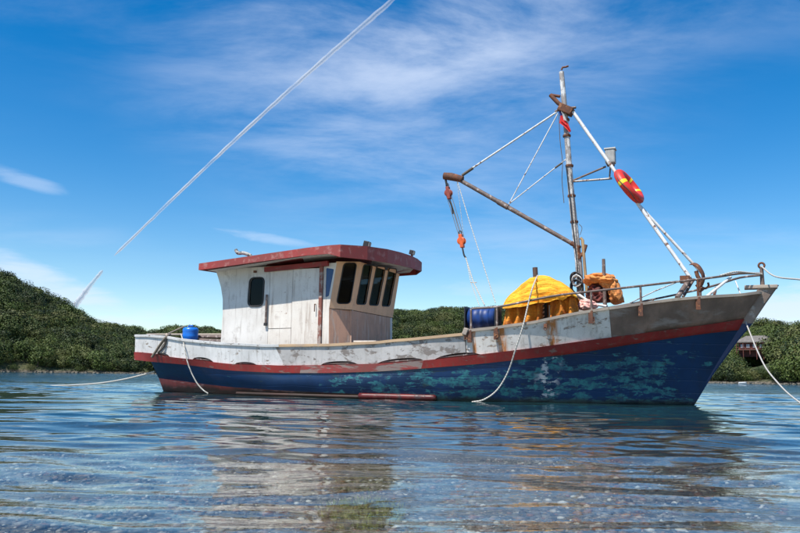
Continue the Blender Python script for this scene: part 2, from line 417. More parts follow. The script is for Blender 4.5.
class Hill:
    def __init__(s, prof, shore, ridge, th, seed, amp=1.0):
        a = sorted(ridge_dir(px, py) for px, py in prof); s.az = [k[0] for k in a]; s.tn = [k[1] for k in a]
        s.shore, s.ridge, s.th, s.seed, s.amp = shore, ridge, th, seed, amp
    def h(s, az, d):
        tn = np.interp(az, s.az, s.tn); sh = s.shore(az); rg = s.ridge(az)
        top = CAMH+tn*rg-s.th
        edge = min(1, max(0, (az-s.az[0])/.02))*min(1, max(0, (s.az[-1]-az)/.02))
        u = (d-sh)/(rg-sh)
        if u < 0: return -1.5+u*2
        if u <= 1: p = u**.85*(1.0-.0*u); p = math.sin(u*math.pi/2)**.95
        else: p = max(0, 1-((u-1)/1.6)**2)
        x, y = d*math.sin(az), d*math.cos(az)
        n = noise.fractal(Vector((x*.022, y*.022, s.seed)), 1, 2, 4)*s.amp
        z = max(0, top)*p
        return .25*min(1, u*12)+z+n*3.2*min(1, u*3)*min(1, max(0, top)/8)*(1 if u < 1 else 1)-(0 if u > .0 else 1)
    def mesh(s, name, na, nd):
        mb = MB(); rows = []
        for i in range(nd+1):
            row = []
            for j in range(na+1):
                az = s.az[0]+(s.az[-1]-s.az[0])*j/na; sh = s.shore(az); rg = s.ridge(az)
                u = -.06+i/nd*2.2; d = sh+u*(rg-sh); row.append((d*math.sin(az), d*math.cos(az), s.h(az, d)))
            rows.append(row)
        mb.grid(rows); o = mb.build(name, GROUND, smooth=True); tag(o, kind='structure'); return o
    def spots(s, n, r, umax=1.12, azr=None, umin=.002):
        out = []; a0, a1 = azr or (s.az[0], s.az[-1])
        for _ in range(n):
            az = r.uniform(a0, a1); u = umin+(umax-umin)*r.random()**.9; sh = s.shore(az); rg = s.ridge(az); d = sh+u*(rg-sh)
            z = s.h(az, d)
            if z < .5: continue
            out.append((d*math.sin(az), d*math.cos(az), z-.3, d, az))
        return out

def wob(a, b, k, ph): return lambda az: a+b*math.sin(az*k+ph)+b*.4*math.sin(az*k*2.7+ph*2)
hillB = Hill([(-700, 330), (-300, 318), (0, 322), (60, 322), (105, 324), (130, 326), (150, 331), (166, 326), (190, 328), (222, 329), (260, 324), (330, 314), (395, 309), (420, 307), (450, 306), (480, 308), (560, 318), (640, 332), (700, 338), (735, 330), (765, 321), (785, 322), (800, 324), (900, 312), (1200, 300), (1600, 320)],
             wob(470, 8, 9, 1), wob(640, 10, 5, 0), 10.5, 3.1)
hillA = Hill([(-900, 300), (-500, 240), (-250, 238), (-120, 250), (-50, 262), (0, 273), (25, 284), (50, 298), (75, 311), (95, 323), (120, 345), (150, 366), (172, 373)],
             wob(296, 4, 14, 2), wob(405, 8, 7, 1), 7.6, 9.7, .55)
hillC = Hill([(690, 379), (706, 366), (720, 358), (738, 354), (756, 352), (768, 347), (780, 338), (792, 332), (805, 328), (850, 318), (950, 300), (1150, 285), (1500, 300)],
             wob(226, 1.5, 20, .6), wob(292, 4, 9, 2), 5.4, 5.5)
hillB.mesh('far_hills', 260, 40); hillA.mesh('left_headland', 200, 50); hillC.mesh('right_headland', 120, 40)

def leaf_mat():
    m, t, b = mat('foliage'); oi = t.new('ShaderNodeObjectInfo')
    g = t.new('ShaderNodeNewGeometry'); n = t.noise(t.coord('Object'), 1.1, 4, .6)
    rr = oi.outputs['Random']
    a = t.mix(t.ramp(rr, .15, .85), (.009, .021, .006), (.080, .112, .018))
    a = t.mix(t.ramp(t.math('FRACT', t.math('MULTIPLY', rr, 7.3)), .70, 1.0), a, (.12, .115, .036))
    mpn = t.new('ShaderNodeMapping'); t.l.new(g.outputs['Position'], mpn.inputs[0]); wn_ = t.noise(mpn.outputs[0], .07, 5, .6)
    a = t.mix(t.math('MULTIPLY', t.ramp(wn_, .52, .66), .6), a, (.012, .022, .010)); a = t.mix(t.math('MULTIPLY', t.math('SUBTRACT', 1, t.ramp(wn_, .34, .46)), .55), a, (.095, .115, .022))
    a = t.mix(t.math('MULTIPLY', t.ramp(n, .4, .65), .55), a, (.070, .100, .019))
    a = t.mix(t.math('MULTIPLY', g.outputs['Random Per Island'], .35), a, (.018, .034, .010))
    t.l.new(a, b.inputs['Base Color']); b.inputs['Roughness'].default_value = .6; b.inputs['Specular IOR Level'].default_value = .3
    return m
LEAF = leaf_mat(); BARK = plain('bark', (.11, .085, .06), .9, 0, .4, 3)

def crown_mesh(seed, n, w, h, conic=0):
    r = random.Random(seed); vs = []; fs = []
    lobes = [(Vector((r.uniform(-.5, .5)*w, r.uniform(-.5, .5)*w, h*r.uniform(.30, .85))), r.uniform(.24, .42)*w) for _ in range(9)]
    lobes.append((Vector((0, 0, h*.45)), .5*w)); lobes.append((Vector((0, 0, h*.8)), .3*w))
    for i in range(n):
        c, rad = lobes[r.randrange(len(lobes))]
        while True:
            d = Vector((r.uniform(-1, 1), r.uniform(-1, 1), r.uniform(-.7, 1)))
            if .05 < d.length < 1: break
        d.normalize(); p = c+d*rad*r.uniform(.72, 1.06)
        p.z = max(p.z, .12*h)
        s = r.uniform(.09, .19)*w/4.5*1.15
        nn = (d+Vector((r.uniform(-.6, .6), r.uniform(-.6, .6), r.uniform(-.2, .7)))).normalized()
        a = nn.orthogonal().normalized(); a = (Matrix.Rotation(r.uniform(0, 6.28), 3, nn) @ a); b = nn.cross(a)
        k = len(vs); s2 = s*r.uniform(.5, 1)
        vs += [p-a*s, p-b*s2+nn*s*.2, p+a*s, p+b*s2+nn*s*.15]; fs.append((k, k+1, k+2, k+3))
    me = bpy.data.meshes.new('crown'); me.from_pydata(vs, [], fs); me.materials.append(LEAF); return me
def trunk_mesh(seed, w, h):
    r = random.Random(seed); mb = MB()
    mb.tube([(0, 0, -.5), (.05*w*r.uniform(-1, 1), .02*w, h*.35), (.06*w*r.uniform(-1, 1), 0, h*.75)], [.16, .11, .04], 6)
    for k in range(3):
        a = r.uniform(0, 6.28); mb.tube([(0, 0, h*(.25+.1*k)), (math.cos(a)*w*.3, math.sin(a)*w*.3, h*(.5+.1*k))], [.07, .03], 5)
    me = mb.mesh('trunk'); me.materials.append(BARK); return me
KINDS = [('broadleaf_tree', crown_mesh(1, 1500, 4.6, 4.2), trunk_mesh(1, 4.6, 4.2), 'round-crowned broadleaf tree'),
         ('broadleaf_tree', crown_mesh(2, 1500, 4.0, 5.6), trunk_mesh(2, 4.0, 5.6), 'tall-crowned broadleaf tree'),
         ('shrub', crown_mesh(3, 1100, 3.8, 2.6), trunk_mesh(3, 3.8, 2.6), 'low spreading shrub'),
         ('broadleaf_tree', crown_mesh(4, 1800, 5.6, 4.8), trunk_mesh(4, 5.6, 4.8), 'broad-crowned broadleaf tree')]

def forest_stuff(name, pts, seed, smin, smax, group):
    r = random.Random(seed)
    me = bpy.data.meshes.new(name); me.from_pydata([p[:3] for p in pts], [], [])
    a = me.attributes.new('sc', 'FLOAT', 'POINT'); b = me.attributes.new('kd', 'INT', 'POINT'); c = me.attributes.new('rz', 'FLOAT', 'POINT')
    for i in range(len(pts)): a.data[i].value = smin+(smax-smin)*r.random()**1.8; b.data[i].value = r.choice((0, 1, 2, 2, 3)); c.data[i].value = r.uniform(0, 6.28)
    o = link(name, me); tag(o, group, 'forest', kind='stuff')
    ng = bpy.data.node_groups.new(name, 'GeometryNodeTree'); T = NT(ng)
    ng.interface.new_socket('Geometry', in_out='INPUT', socket_type='NodeSocketGeometry'); ng.interface.new_socket('Geometry', in_out='OUTPUT', socket_type='NodeSocketGeometry')
    gi = T.new('NodeGroupInput'); go = T.new('NodeGroupOutput'); gt = T.new('GeometryNodeGeometryToInstance')
    for cr in PROTO[::-1]:
        oi = T.new('GeometryNodeObjectInfo'); oi.inputs[0].default_value = cr; oi.transform_space = 'ORIGINAL'; oi.inputs['As Instance'].default_value = True
        T.l.new(oi.outputs['Geometry'], gt.inputs[0])
    ip = T.new('GeometryNodeInstanceOnPoints'); mtp = T.new('GeometryNodeMeshToPoints'); T.l.new(gi.outputs[0], mtp.inputs[0]); T.l.new(mtp.outputs[0], ip.inputs['Points'])
    jn = T.new('GeometryNodeJoinGeometry')
    for cr in PROTO[::-1]:
        oi = T.new('GeometryNodeObjectInfo'); oi.inputs[0].default_value = cr; oi.transform_space = 'ORIGINAL'; oi.inputs['As Instance'].default_value = True
        T.l.new(oi.outputs['Geometry'], jn.inputs[0])
    T.l.new(jn.outputs[0], ip.inputs['Instance']); ip.inputs['Pick Instance'].default_value = True
    def attr(nm, ty):
        n = T.new('GeometryNodeInputNamedAttribute', data_type=ty); n.inputs[0].default_value = nm; return n.outputs[0]
    T.l.new(attr('kd', 'INT'), ip.inputs['Instance Index']); T.l.new(attr('sc', 'FLOAT'), ip.inputs['Scale'])
    cx = T.new('ShaderNodeCombineXYZ'); T.l.new(attr('rz', 'FLOAT'), cx.inputs[2]); T.l.new(cx.outputs[0], ip.inputs['Rotation'])
    T.l.new(ip.outputs[0], go.inputs[0]); T.n.remove(gt)
    md = o.modifiers.new('scatter', 'NODES'); md.node_group = ng
    return o

fr = random.Random(11)
az_of = lambda px: ridge_dir(px, 370)[0]
ptsC = hillC.spots(680, fr, 1.08, (az_of(685), az_of(900)))
ptsA = hillA.spots(2500, fr, 1.08, (az_of(-260), az_of(172)))
ptsB = hillB.spots(5200, fr, 1.08, (az_of(-60), az_of(960)))
# the house on the right headland and the clearing round it
HX = CAM + ray(755, 352)*1.0; hd = ray(756, 351.5); th_ = 243/hd.y; HOUSE = Vector((hd.x*th_, 243, CAMH+hd.z*th_))
ptsC = [p for p in ptsC if (p[0]-HOUSE.x)**2+(p[1]-HOUSE.y)**2 > 5.0**2 and not (p[1] < HOUSE.y and abs(p[0]/p[1]-HOUSE.x/HOUSE.y) < .030 and p[2] > HOUSE.z-8.5)]
_hz = lambda p: abs(p[0]/p[1]-HOUSE.x/HOUSE.y) < .03 and p[1] < HOUSE.y+2
inview = lambda p: az_of(-5) < p[4] < az_of(805)
near = sorted([p for p in ptsC if inview(p)], key=lambda p: p[3])[:150]
nearA = sorted([p for p in ptsA if inview(p)], key=lambda p: p[3])[:140]
PROTO = []; kd_first = {}
def spot_right(p):
    px = 400+780*(p[0]/p[1])
    side = 'between the bow and the house' if px < 738 else 'in front of or beside the house' if px < 775 else 'right of the house by the picture edge'
    return side+(', at the waterline' if p[3] < hillC.shore(p[4])+9 else ', up the bank')
def spot_left(p):
    px = 400+780*(p[0]/p[1])
    side = 'at the far left of the picture' if px < 50 else 'in the middle of the left hillside' if px < 105 else 'close to the stern of the boat'
    return side+(', at the waterline' if p[3] < hillA.shore(p[4])+9 else ', up the slope')
def place_tree(p, k, s, lab, grp):
    lab = spot_right(p) if 'right' in grp else spot_left(p)
    nm, cm, tm, kl = KINDS[k]
    r = bpy.data.objects.new(nm, None); C.objects.link(r); r.location = p[:3]; r.rotation_euler = (0, 0, fr.uniform(0, 6.28)); r.scale = (s, s, s)
    c_ = link('crown', cm, None, r); link('trunk', tm, None, r); tag(r, kl+' '+lab, 'shrub' if nm == 'shrub' else 'tree', grp+': '+kl+' '+lab)
    if k not in kd_first: kd_first[k] = c_
for p in near:
    k = fr.choice((0, 1, 2, 3, 3)); place_tree(p, k, .6 if _hz(p) else fr.choice((.6, .8, 1.0, 1.35)), 'in the wood on the right-hand headland', 'trees on the right headland')
for p in nearA:
    k = fr.choice((0, 1, 2, 2)); place_tree(p, k, fr.choice((.7, .9, 1.1, 1.6)), 'low on the slope of the left headland', 'trees low on the left headland')
PROTO = [kd_first[k] for k in range(4)]
sn, sa = set(map(tuple, near)), set(map(tuple, nearA))
rest = [p for p in ptsC if tuple(p) not in sn]+[p for p in ptsA if tuple(p) not in sa]
forest_stuff('hillside_forest', rest, 3, .6, 1.75, 'dense green woodland covering the left and right headlands')
forest_stuff('far_forest', ptsB, 4, .9, 2.3, 'dark far woodland covering the hills across the water behind the boat')

# house
HW = plain('red_brown_log_wall', (.13, .035, .025), .8, 0, .5, 2); HR = plain('pale_roof_sheet', (.17, .15, .13), .6, 0, .5, 1.5); HG = plain('pale_window', (.35, .38, .42), .2, 0, .2)
hang = math.atan2(HOUSE.x, HOUSE.y)
hs_ = bpy.data.objects.new('house', None); C.objects.link(hs_); hs_.matrix_world = Matrix.Translation(HOUSE) @ Matrix.Rotation(-hang-.35, 4, 'Z')
tag(hs_, 'dark red wooden house with a pale hipped roof among the trees on the right shore', 'house')
MB().box((0, 0, .6), (8.2, 6, 4.6)).build('wall', HW, hs_)
mb = MB(); e = 5.0; f_ = 3.9; zb, zt = 2.9, 4.9
mb.add([(-e, -f_, zb), (e, -f_, zb), (e, f_, zb), (-e, f_, zb), (-2.8, 0, zt), (3.6, 0, zt), (-e, -f_, zb-.25), (e, -f_, zb-.25), (e, f_, zb-.25), (-e, f_, zb-.25)],
       [(0, 1, 5, 4), (1, 2, 5), (2, 3, 4, 5), (3, 0, 4), (0, 6, 7, 1), (1, 7, 8, 2), (2, 8, 9, 3), (3, 9, 6, 0), (6, 9, 8, 7)])
mb.build('roof', HR, hs_)
for x in (-2.9, -1.2, .8, 2.8):
    wn = MB().box((x, -3.06, 1.6), (1.25, .1, 1.3)).build('window_frame', HW, hs_); MB().box((x, -3.14, 1.6), (1.0, .06, 1.05)).build('window_pane', HG, wn)
MB().box((0, -4.0, .35), (8.4, 1.9, .2)).build('deck', DKWOOD, hs_)
for x in (-4, -2, 0, 2, 4): MB().box((x, -4.85, -.1), (.2, .2, 5.0 if abs(x) != 0 else 1.9)).build('post', HW, hs_)
MB().box((0, -4.9, 1.2), (8.4, .08, .12)).build('railing', HW, hs_)

# small structures on the right shore: a low stone edge and a white skiff
STONE = plain('pale_shore_stone', (.19, .165, .13), .9, 0, .6, 3)
r3 = random.Random(5)
def rocks(name, hill, px0, px1, n, lo, hi, label):
    mb = MB()
    for _ in range(n):
        az = az_of(r3.uniform(px0, px1)); d = hill.shore(az)+r3.uniform(-1.5, 3); s = r3.uniform(lo, hi); c = Vector((d*math.sin(az), d*math.cos(az), r3.uniform(-.1, .25)))
        vs = [c+Vector((x*s*r3.uniform(.6, 1.1), y*s*r3.uniform(.6, 1.1), z*s*.5*r3.uniform(.6, 1.1))) for x in (-1, 1) for y in (-1, 1) for z in (-1, 1)]
        mb.add(vs, [(0, 1, 3, 2), (4, 6, 7, 5), (0, 4, 5, 1), (2, 3, 7, 6), (0, 2, 6, 4), (1, 5, 7, 3)])
    o = mb.build(name, STONE); tag(o, label, 'rocks', kind='stuff')
rocks('shore_rocks', hillC, 690, 1000, 420, .2, .55, 'pale stones along the waterline of the right-hand shore')
rocks('shore_rocks', hillA, -150, 160, 360, .25, .6, 'brown stones along the waterline below the left headland')
az = az_of(742); d = 220.0
mb = MB(); rows = []
for i in range(9):
    u = i/8; wd = .4*math.sin(min(1, u*1.25+.25)*math.pi*.5)*(1 if u < .6 else 1-((u-.6)/.4)**2*.95); x = -1+2*u
    rows.append([(x, -wd, .32+.12*u*u), (x, -wd*.8, .1), (x, 0, -.15), (x, wd*.8, .1), (x, wd, .32+.12*u*u)])
mb.sheet(rows, lambda i, j, p: Vector((0, -p.y*.12, .06)))
o = mb.build('rowing_boat', plain('white_boat_paint', (.7, .7, .7), .5), smooth=True, mw=Matrix.Translation((d*math.sin(az), d*math.cos(az), 0))); tag(o, 'tiny white open boat afloat at the right-hand shore below the house', 'rowing boat')

# ------------------------------------------------------------------ contrails
def trail_mat():
    m, t, b = mat('ice_crystal_trail'); out = t.n['Material Output']
    co = t.coord('Object'); n = t.noise(co, .004, 3, .5)
    lw = t.new('ShaderNodeLayerWeight'); lw.inputs[0].default_value = .5
    Xo, Yo, Zo = t.xyz(co)
    dens = t.math('MULTIPLY', t.math('SUBTRACT', 1, t.math('MULTIPLY', t.ramp(Xo, -600, 2200), .55)), t.math('MULTIPLY', t.ramp(t.math('SUBTRACT', 1, lw.outputs['Facing']), .0, 1.0), t.math('MULTIPLY_ADD', t.ramp(n, .30, .60), .6, .4)))
    tr = t.new('ShaderNodeBsdfTransparent'); di = t.new('ShaderNodeBsdfDiffuse'); di.inputs[0].default_value = (.78, .8, .84, 1)
    tl = t.new('ShaderNodeBsdfTranslucent'); tl.inputs[0].default_value = (.78, .8, .84, 1)
    a = t.new('ShaderNodeMixShader'); a.inputs[0].default_value = .5; t.l.new(di.outputs[0], a.inputs[1]); t.l.new(tl.outputs[0], a.inputs[2])
    mx = t.new('ShaderNodeMixShader'); t.l.new(t.math('MULTIPLY', dens, .66), mx.inputs[0]); t.l.new(tr.outputs[0], mx.inputs[1]); t.l.new(a.outputs[0], mx.inputs[2])
    t.l.new(mx.outputs[0], out.inputs[0]); return m
TRAIL = trail_mat()
def trail(p0, p1, w0, w1, alt, label, n=90, seed=1):
    pts = []; rr = []
    for i in range(n):
        u = i/(n-1); px = p0[0]+(p1[0]-p0[0])*u; py = p0[1]+(p1[1]-p0[1])*u+5*math.sin(u*math.pi)*(p1[1]-p0[1])/250
        d = ray(px, py); s = 9000/d.y; P = CAM+d*s
        k = noise.noise(Vector((u*14, seed, 0)))*.3+noise.noise(Vector((u*60, seed, 3)))*.08+1
        e_ = min(1, u/.02+.12)*min(1, (1-u)/.05+.12)
        wpx = w0+(w1-w0)*u; rad = wpx/2/F*s*k*e_
        P = P+Vector((noise.noise(Vector((u*40, 9, seed))), 0, noise.noise(Vector((u*40, 5, seed)))))*rad*.22
        pts.append(P); rr.append(rad)
    base = pts[n//2]; mb = MB().tube([p-base for p in pts], rr, 14)
    o = mb.build('contrail', TRAIL, smooth=True, mw=Matrix.Translation(base)); tag(o, label, 'contrail'); return o
trail((114, 256), (402, -8), 2.4, 5.5, 1500, 'long thin white contrail slanting up across the blue sky above the wheelhouse')
trail((74, 307), (103, 270), 6.5, 3, 1500, 'short broken end of contrail just above the left hill', 30, 4)

# ------------------------------------------------------------------ water and seabed
def fastgrid(name, P, nr, nc):
    me = bpy.data.meshes.new(name); me.vertices.add(nr*nc); me.vertices.foreach_set('co', P.astype(np.float32).ravel())
    idx = np.arange(nr*nc).reshape(nr, nc); q = np.stack([idx[:-1, :-1], idx[:-1, 1:], idx[1:, 1:], idx[1:, :-1]], -1).reshape(-1, 4)
    nf = len(q); me.loops.add(nf*4); me.loops.foreach_set('vertex_index', q.ravel().astype(np.int32)); me.polygons.add(nf)
    me.polygons.foreach_set('loop_start', np.arange(0, nf*4, 4, dtype=np.int32)); me.polygons.foreach_set('loop_total', np.full(nf, 4, np.int32))
    me.polygons.foreach_set('use_smooth', np.ones(nf, bool)); me.update(); me.validate(); return me

rs = [0.3]
while rs[-1] < 6000:
    r_ = rs[-1]; rs.append(r_+max(.035, (r_-22)*.012 if r_ < 150 else r_*.02))
rs = np.array(rs); nc = 420; az = np.radians(np.linspace(-52, 52, nc))
rr, aa = np.meshgrid(rs, az, indexing='ij'); xx = rr*np.sin(aa); yy = rr*np.cos(aa)-.5
rg = np.random.RandomState(4); zz_ = np.zeros_like(xx)
drr = np.gradient(rs)[:, None]+rr*0
wx = xx+.35*np.sin(yy*.9+.3*xx)+.2*np.sin(xx*1.7+yy*.5); wy = yy+.25*np.sin(xx*.8+1.3)+.12*np.sin(xx*2.1+yy*1.1)
for i in range(80):
    lam = .13*(20**(rg.rand())); th0 = rg.normal(0, .30)+(.12 if i % 2 else -.15)
    kx, ky = 2*np.pi/lam*np.sin(th0), 2*np.pi/lam*np.cos(th0)
    slope = (.0128)*(1.15 if .35 < lam < 1.3 else .75 if lam < .35 else .46)
    fade = np.clip((lam/drr-2.2)/2.5, 0, 1)
    zz_ += slope*lam/(2*np.pi)*np.cos(kx*wx+ky*wy+rg.rand()*6.28)*fade
# calmer and livelier patches, as wind leaves them
patch = .75+.45*np.sin(xx*.23+1.0+.4*np.sin(yy*.31))*np.sin(yy*.19+.6*np.sin(xx*.17))
zz_ *= np.clip(patch, .35, 1.2)
P = np.stack([xx, yy, zz_], -1)
wme = fastgrid('sea', P, len(rs), nc)

def water_mat():
    m, t, b = mat('shallow_clear_sea_water'); out = t.n['Material Output']
    g = t.new('ShaderNodeNewGeometry'); X, Y, Z = t.xyz(g.outputs['Position'])
    def pn(sc_, scale, det, ro=(0, 0, 0)):
        mpn = t.new('ShaderNodeMapping'); t.l.new(g.outputs['Position'], mpn.inputs[0]); mpn.inputs['Scale'].default_value = sc_; mpn.inputs['Rotation'].default_value = ro
        return t.noise(mpn.outputs[0], scale, det, .55, .3)
    h = t.math('ADD', t.math('MULTIPLY', pn((.4, 1, 1), 9, 3), .7), t.math('MULTIPLY', pn((.45, 1, 1), 26, 3), .5))
    h2 = pn((.22, 1, 1), .8, 6); cd_ = t.new('ShaderNodeCameraData')
    dist = t.new('ShaderNodeVectorMath', operation='LENGTH'); t.l.new(g.outputs['Position'], dist.inputs[0]); D = dist.outputs['Value']
    far = t.ramp(D, 20, 60)
    bu = t.new('ShaderNodeBump'); bu.inputs['Distance'].default_value = .010; t.l.new(t.math('MULTIPLY_ADD', t.ramp(D, 2.5, 9), -.24, .30), bu.inputs['Strength']); t.l.new(h, bu.inputs['Height'])
    bu2 = t.new('ShaderNodeBump'); bu2.inputs['Distance'].default_value = .32; t.l.new(t.math('MULTIPLY', far, .8), bu2.inputs['Strength']); t.l.new(h2, bu2.inputs['Height']); t.l.new(bu.outputs[0], bu2.inputs['Normal'])
    fr_ = t.new('ShaderNodeFresnel'); fr_.inputs[0].default_value = 1.5; t.l.new(bu2.outputs[0], fr_.inputs['Normal'])
    gl = t.new('ShaderNodeBsdfGlossy'); gl.inputs['Roughness'].default_value = .004; gl.inputs[0].default_value = (1, 1, 1, 1); t.l.new(bu2.outputs[0], gl.inputs['Normal'])
    tr = t.new('ShaderNodeBsdfTransparent'); tr.inputs[0].default_value = (.93, .97, .96, 1)
    di = t.new('ShaderNodeBsdfDiffuse'); di.inputs[0].default_value = (.010, .040, .046, 1)
    rf = t.new('ShaderNodeBsdfRefraction'); rf.inputs['IOR'].default_value = 1.33; rf.inputs['Roughness'].default_value = 0; rf.inputs[0].default_value = (.86, .93, .92, 1); t.l.new(bu2.outputs[0], rf.inputs['Normal'])
    tm = t.new('ShaderNodeMixShader'); tm.inputs[0].default_value = .3; t.l.new(tr.outputs[0], tm.inputs[1]); t.l.new(rf.outputs[0], tm.inputs[2]); tr = tm
    body = t.new('ShaderNodeMixShader'); t.l.new(t.math('MULTIPLY_ADD', t.ramp(Y, 4.5, 13), .72, .06), body.inputs[0]); t.l.new(tr.outputs[0], body.inputs[1]); t.l.new(di.outputs[0], body.inputs[2])
    mx = t.new('ShaderNodeMixShader'); t.l.new(fr_.outputs[0], mx.inputs[0]); t.l.new(body.outputs[0], mx.inputs[1]); t.l.new(gl.outputs[0], mx.inputs[2])
    t.l.new(mx.outputs[0], out.inputs[0]); return m
sea = link('sea', wme, water_mat()); tag(sea, kind='structure')

def bed_z(x, y): return -.10-.035*max(0, y-1)-.0016*max(0, y-5)**2*1.2 if y < 30 else -.10-1.0-1.2-min(1.5, (y-30)*.02)
xs = np.concatenate([np.linspace(-400, -16, 14), np.linspace(-14, 14, 57), np.linspace(16, 400, 14)]); ys = np.concatenate([np.linspace(-8, 20, 57), np.geomspace(21, 700, 26)])
gx, gy = np.meshgrid(xs, ys, indexing='ij'); gz = np.vectorize(bed_z)(gx, gy)
gz = gz+.03*np.sin(gx*1.3+gy*.7)+.02*np.sin(gx*2.9-gy*1.9)
def bed_mat():
    m, t, b = mat('pebbly_seabed'); g = t.new('ShaderNodeNewGeometry')
    v = t.new('ShaderNodeTexVoronoi'); t.l.new(g.outputs['Position'], v.inputs['Vector']); v.inputs['Scale'].default_value = 22
    mpn = t.new('ShaderNodeMapping'); t.l.new(g.outputs['Position'], mpn.inputs[0]); n = t.noise(mpn.outputs[0], .5, 5, .6)
    sx_ = t.new('ShaderNodeSeparateColor'); t.l.new(v.outputs['Color'], sx_.inputs[0])
    c = t.mix(sx_.outputs[0], (.28, .25, .21), (.08, .07, .055)); c = t.mix(t.ramp(v.outputs['Distance'], .3, .7), c, (.05, .045, .035))
    X, Y, Z = t.xyz(g.outputs['Position']); c = t.mix(t.math('MULTIPLY', t.ramp(n, .46, .6), .8), c, (.17, .14, .06))
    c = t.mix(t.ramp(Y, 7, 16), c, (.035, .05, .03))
    t.l.new(c, b.inputs['Base Color']); b.inputs['Roughness'].default_value = .8
    bu = t.new('ShaderNodeBump'); bu.inputs['Distance'].default_value = .02; t.l.new(t.math('SUBTRACT', 1, v.outputs['Distance']), bu.inputs['Height']); t.l.new(bu.outputs[0], b.inputs['Normal'])
    return m
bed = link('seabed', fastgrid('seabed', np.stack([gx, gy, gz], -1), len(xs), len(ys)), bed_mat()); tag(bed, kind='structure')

def pebbles():
    r = np.random.RandomState(8); base = []; bm = bmesh.new(); bmesh.ops.create_icosphere(bm, subdivisions=1, radius=1)
    bv = np.array([v.co[:] for v in bm.verts]); bf = np.array([[v.index for v in f.verts] for f in bm.faces]); bm.free()
    N = 26000; V = []; Fc = []
    y = 1.6+7.5*r.rand(N)**1.3; x = (r.rand(N)*2-1)*(1.2+y*.62); s = .006+.022*r.rand(N)**4
    for i in range(N):
        a = r.rand()*6.28; q = np.array([[math.cos(a), -math.sin(a), 0], [math.sin(a), math.cos(a), 0], [0, 0, 1]])
        V.append((bv*np.array([s[i]*r.uniform(.8, 1.5), s[i], s[i]*.55])*(1+.12*r.randn(len(bv), 1))) @ q.T+[x[i], y[i], bed_z(x[i], y[i])+.03*math.sin(x[i]*1.3+y[i]*.7)+.02*math.sin(x[i]*2.9-y[i]*1.9)+s[i]*.2])
        Fc.append(bf+i*len(bv))
    me = bpy.data.meshes.new('pebbles'); me.from_pydata(np.concatenate(V).tolist(), [], np.concatenate(Fc).tolist())
    me.polygons.foreach_set('use_smooth', [True]*len(me.polygons))
    m, t, b = mat('wet_pebbles'); g = t.new('ShaderNodeNewGeometry'); k = g.outputs['Random Per Island']
    c = t.mix(t.ramp(k, 0, .75), (.035, .026, .020), (.30, .27, .23)); c = t.mix(t.ramp(k, .86, .93), c, (.66, .64, .60)); c = t.mix(t.ramp(t.math('FRACT', t.math('MULTIPLY', k, 9.7)), .8, .95), c, (.24, .10, .045))
    t.l.new(c, b.inputs['Base Color']); b.inputs['Roughness'].default_value = .5
    o = link('pebbles', me, m); tag(o, 'small grey brown and white pebbles on the shallow bed in the foreground', 'pebbles', kind='stuff')
pebbles()

# a patch of green weed on the shallow bed
r5 = random.Random(21); wd_ = ray(362, 503); tw = -.63/wd_.z; WC = CAM+wd_*tw; mb = MB()
for _ in range(1800):
    rr_ = r5.random()**.6; a = r5.uniform(0, 6.283); x = WC.x+.20*rr_*math.cos(a); y = WC.y+.42*rr_*math.sin(a); z = bed_z(x, y)-.01; h_ = r5.uniform(.03, .09); dx, dy = r5.uniform(-.04, .04), r5.uniform(-.04, .04); w_ = .004
    mb.add([(x-w_, y, z), (x+w_, y, z), (x+dx*.5+w_, y+dy*.5, z+h_*.6), (x+dx*.5-w_, y+dy*.5, z+h_*.6), (x+dx, y+dy, z+h_)], [(0, 1, 2, 3), (3, 2, 4)])
o = mb.build('seaweed_patch', plain('green_weed', (.24, .30, .03), .6, 0, .7, 9, (.14, .08, .02)), None, False, WC, Matrix.Translation(WC)); tag(o, 'patch of green and brown weed on the shallow bed at the bottom centre', 'seaweed')

# ================================================================== THE BOAT
boat = empty('fishing_boat', (0, 0, 0))
tag(boat, 'old wooden fishing boat, blue hull peeling to turquoise, white bulwarks, red roofed wheelhouse and mast', 'fishing boat')

bS = smooth_tab([(-13.9, 1.15), (-13, 1.45), (-12, 1.7), (-10.5, 1.95), (-8, 2.15), (-5, 2.2), (-3, 2.1), (-1.5, 1.75), (0, 1.12), (.9, .55), (1.5, .10)])
bT = smooth_tab([(-13.9, 1.13), (-13, 1.41), (-12, 1.66), (-10.5, 1.91), (-8, 2.12), (-5, 2.16), (-3, 1.96), (-1.5, 1.5), (0, .80), (.6, .42), (1.12, .07)])
bB = smooth_tab([(-13.9, 1.0), (-13, 1.33), (-12, 1.58), (-10.5, 1.87), (-8, 2.1), (-5, 2.12), (-3, 1.87), (-1.5, 1.36), (0, .66), (.5, .34), (.98, .05)])
bW = smooth_tab([(-13.5, .62), (-13.2, .75), (-12.5, 1.0), (-11, 1.5), (-9, 1.93), (-7, 2.03), (-5, 1.9), (-3, 1.48), (-2, 1.1), (-1, .6), (-.4, .28), (0.02, .04)])
def trace(pts, b, yend=None):
    out = []
    for px, py in pts:
        y = -1.5
        for _ in range(30):
            p = loc(px, py, y); y = .5*y+.5*-b(p.x)
        out.append((p.x, p.z))
    return out
sheerpx = [(137, 335.5), (150, 335.8), (165, 337), (188, 340.5), (222, 343.5), (270, 345.7), (330, 345), (375, 342.5), (430, 337.5), (465, 334)]
sheer2px = [(465, 331), (500, 327), (530, 323), (575, 313.5), (608, 308.5), (640, 304), (670, 300), (710, 296.5), (740, 295), (758, 292.5)]
topA = trace(sheerpx, bS); topB = trace(sheer2px, bS)
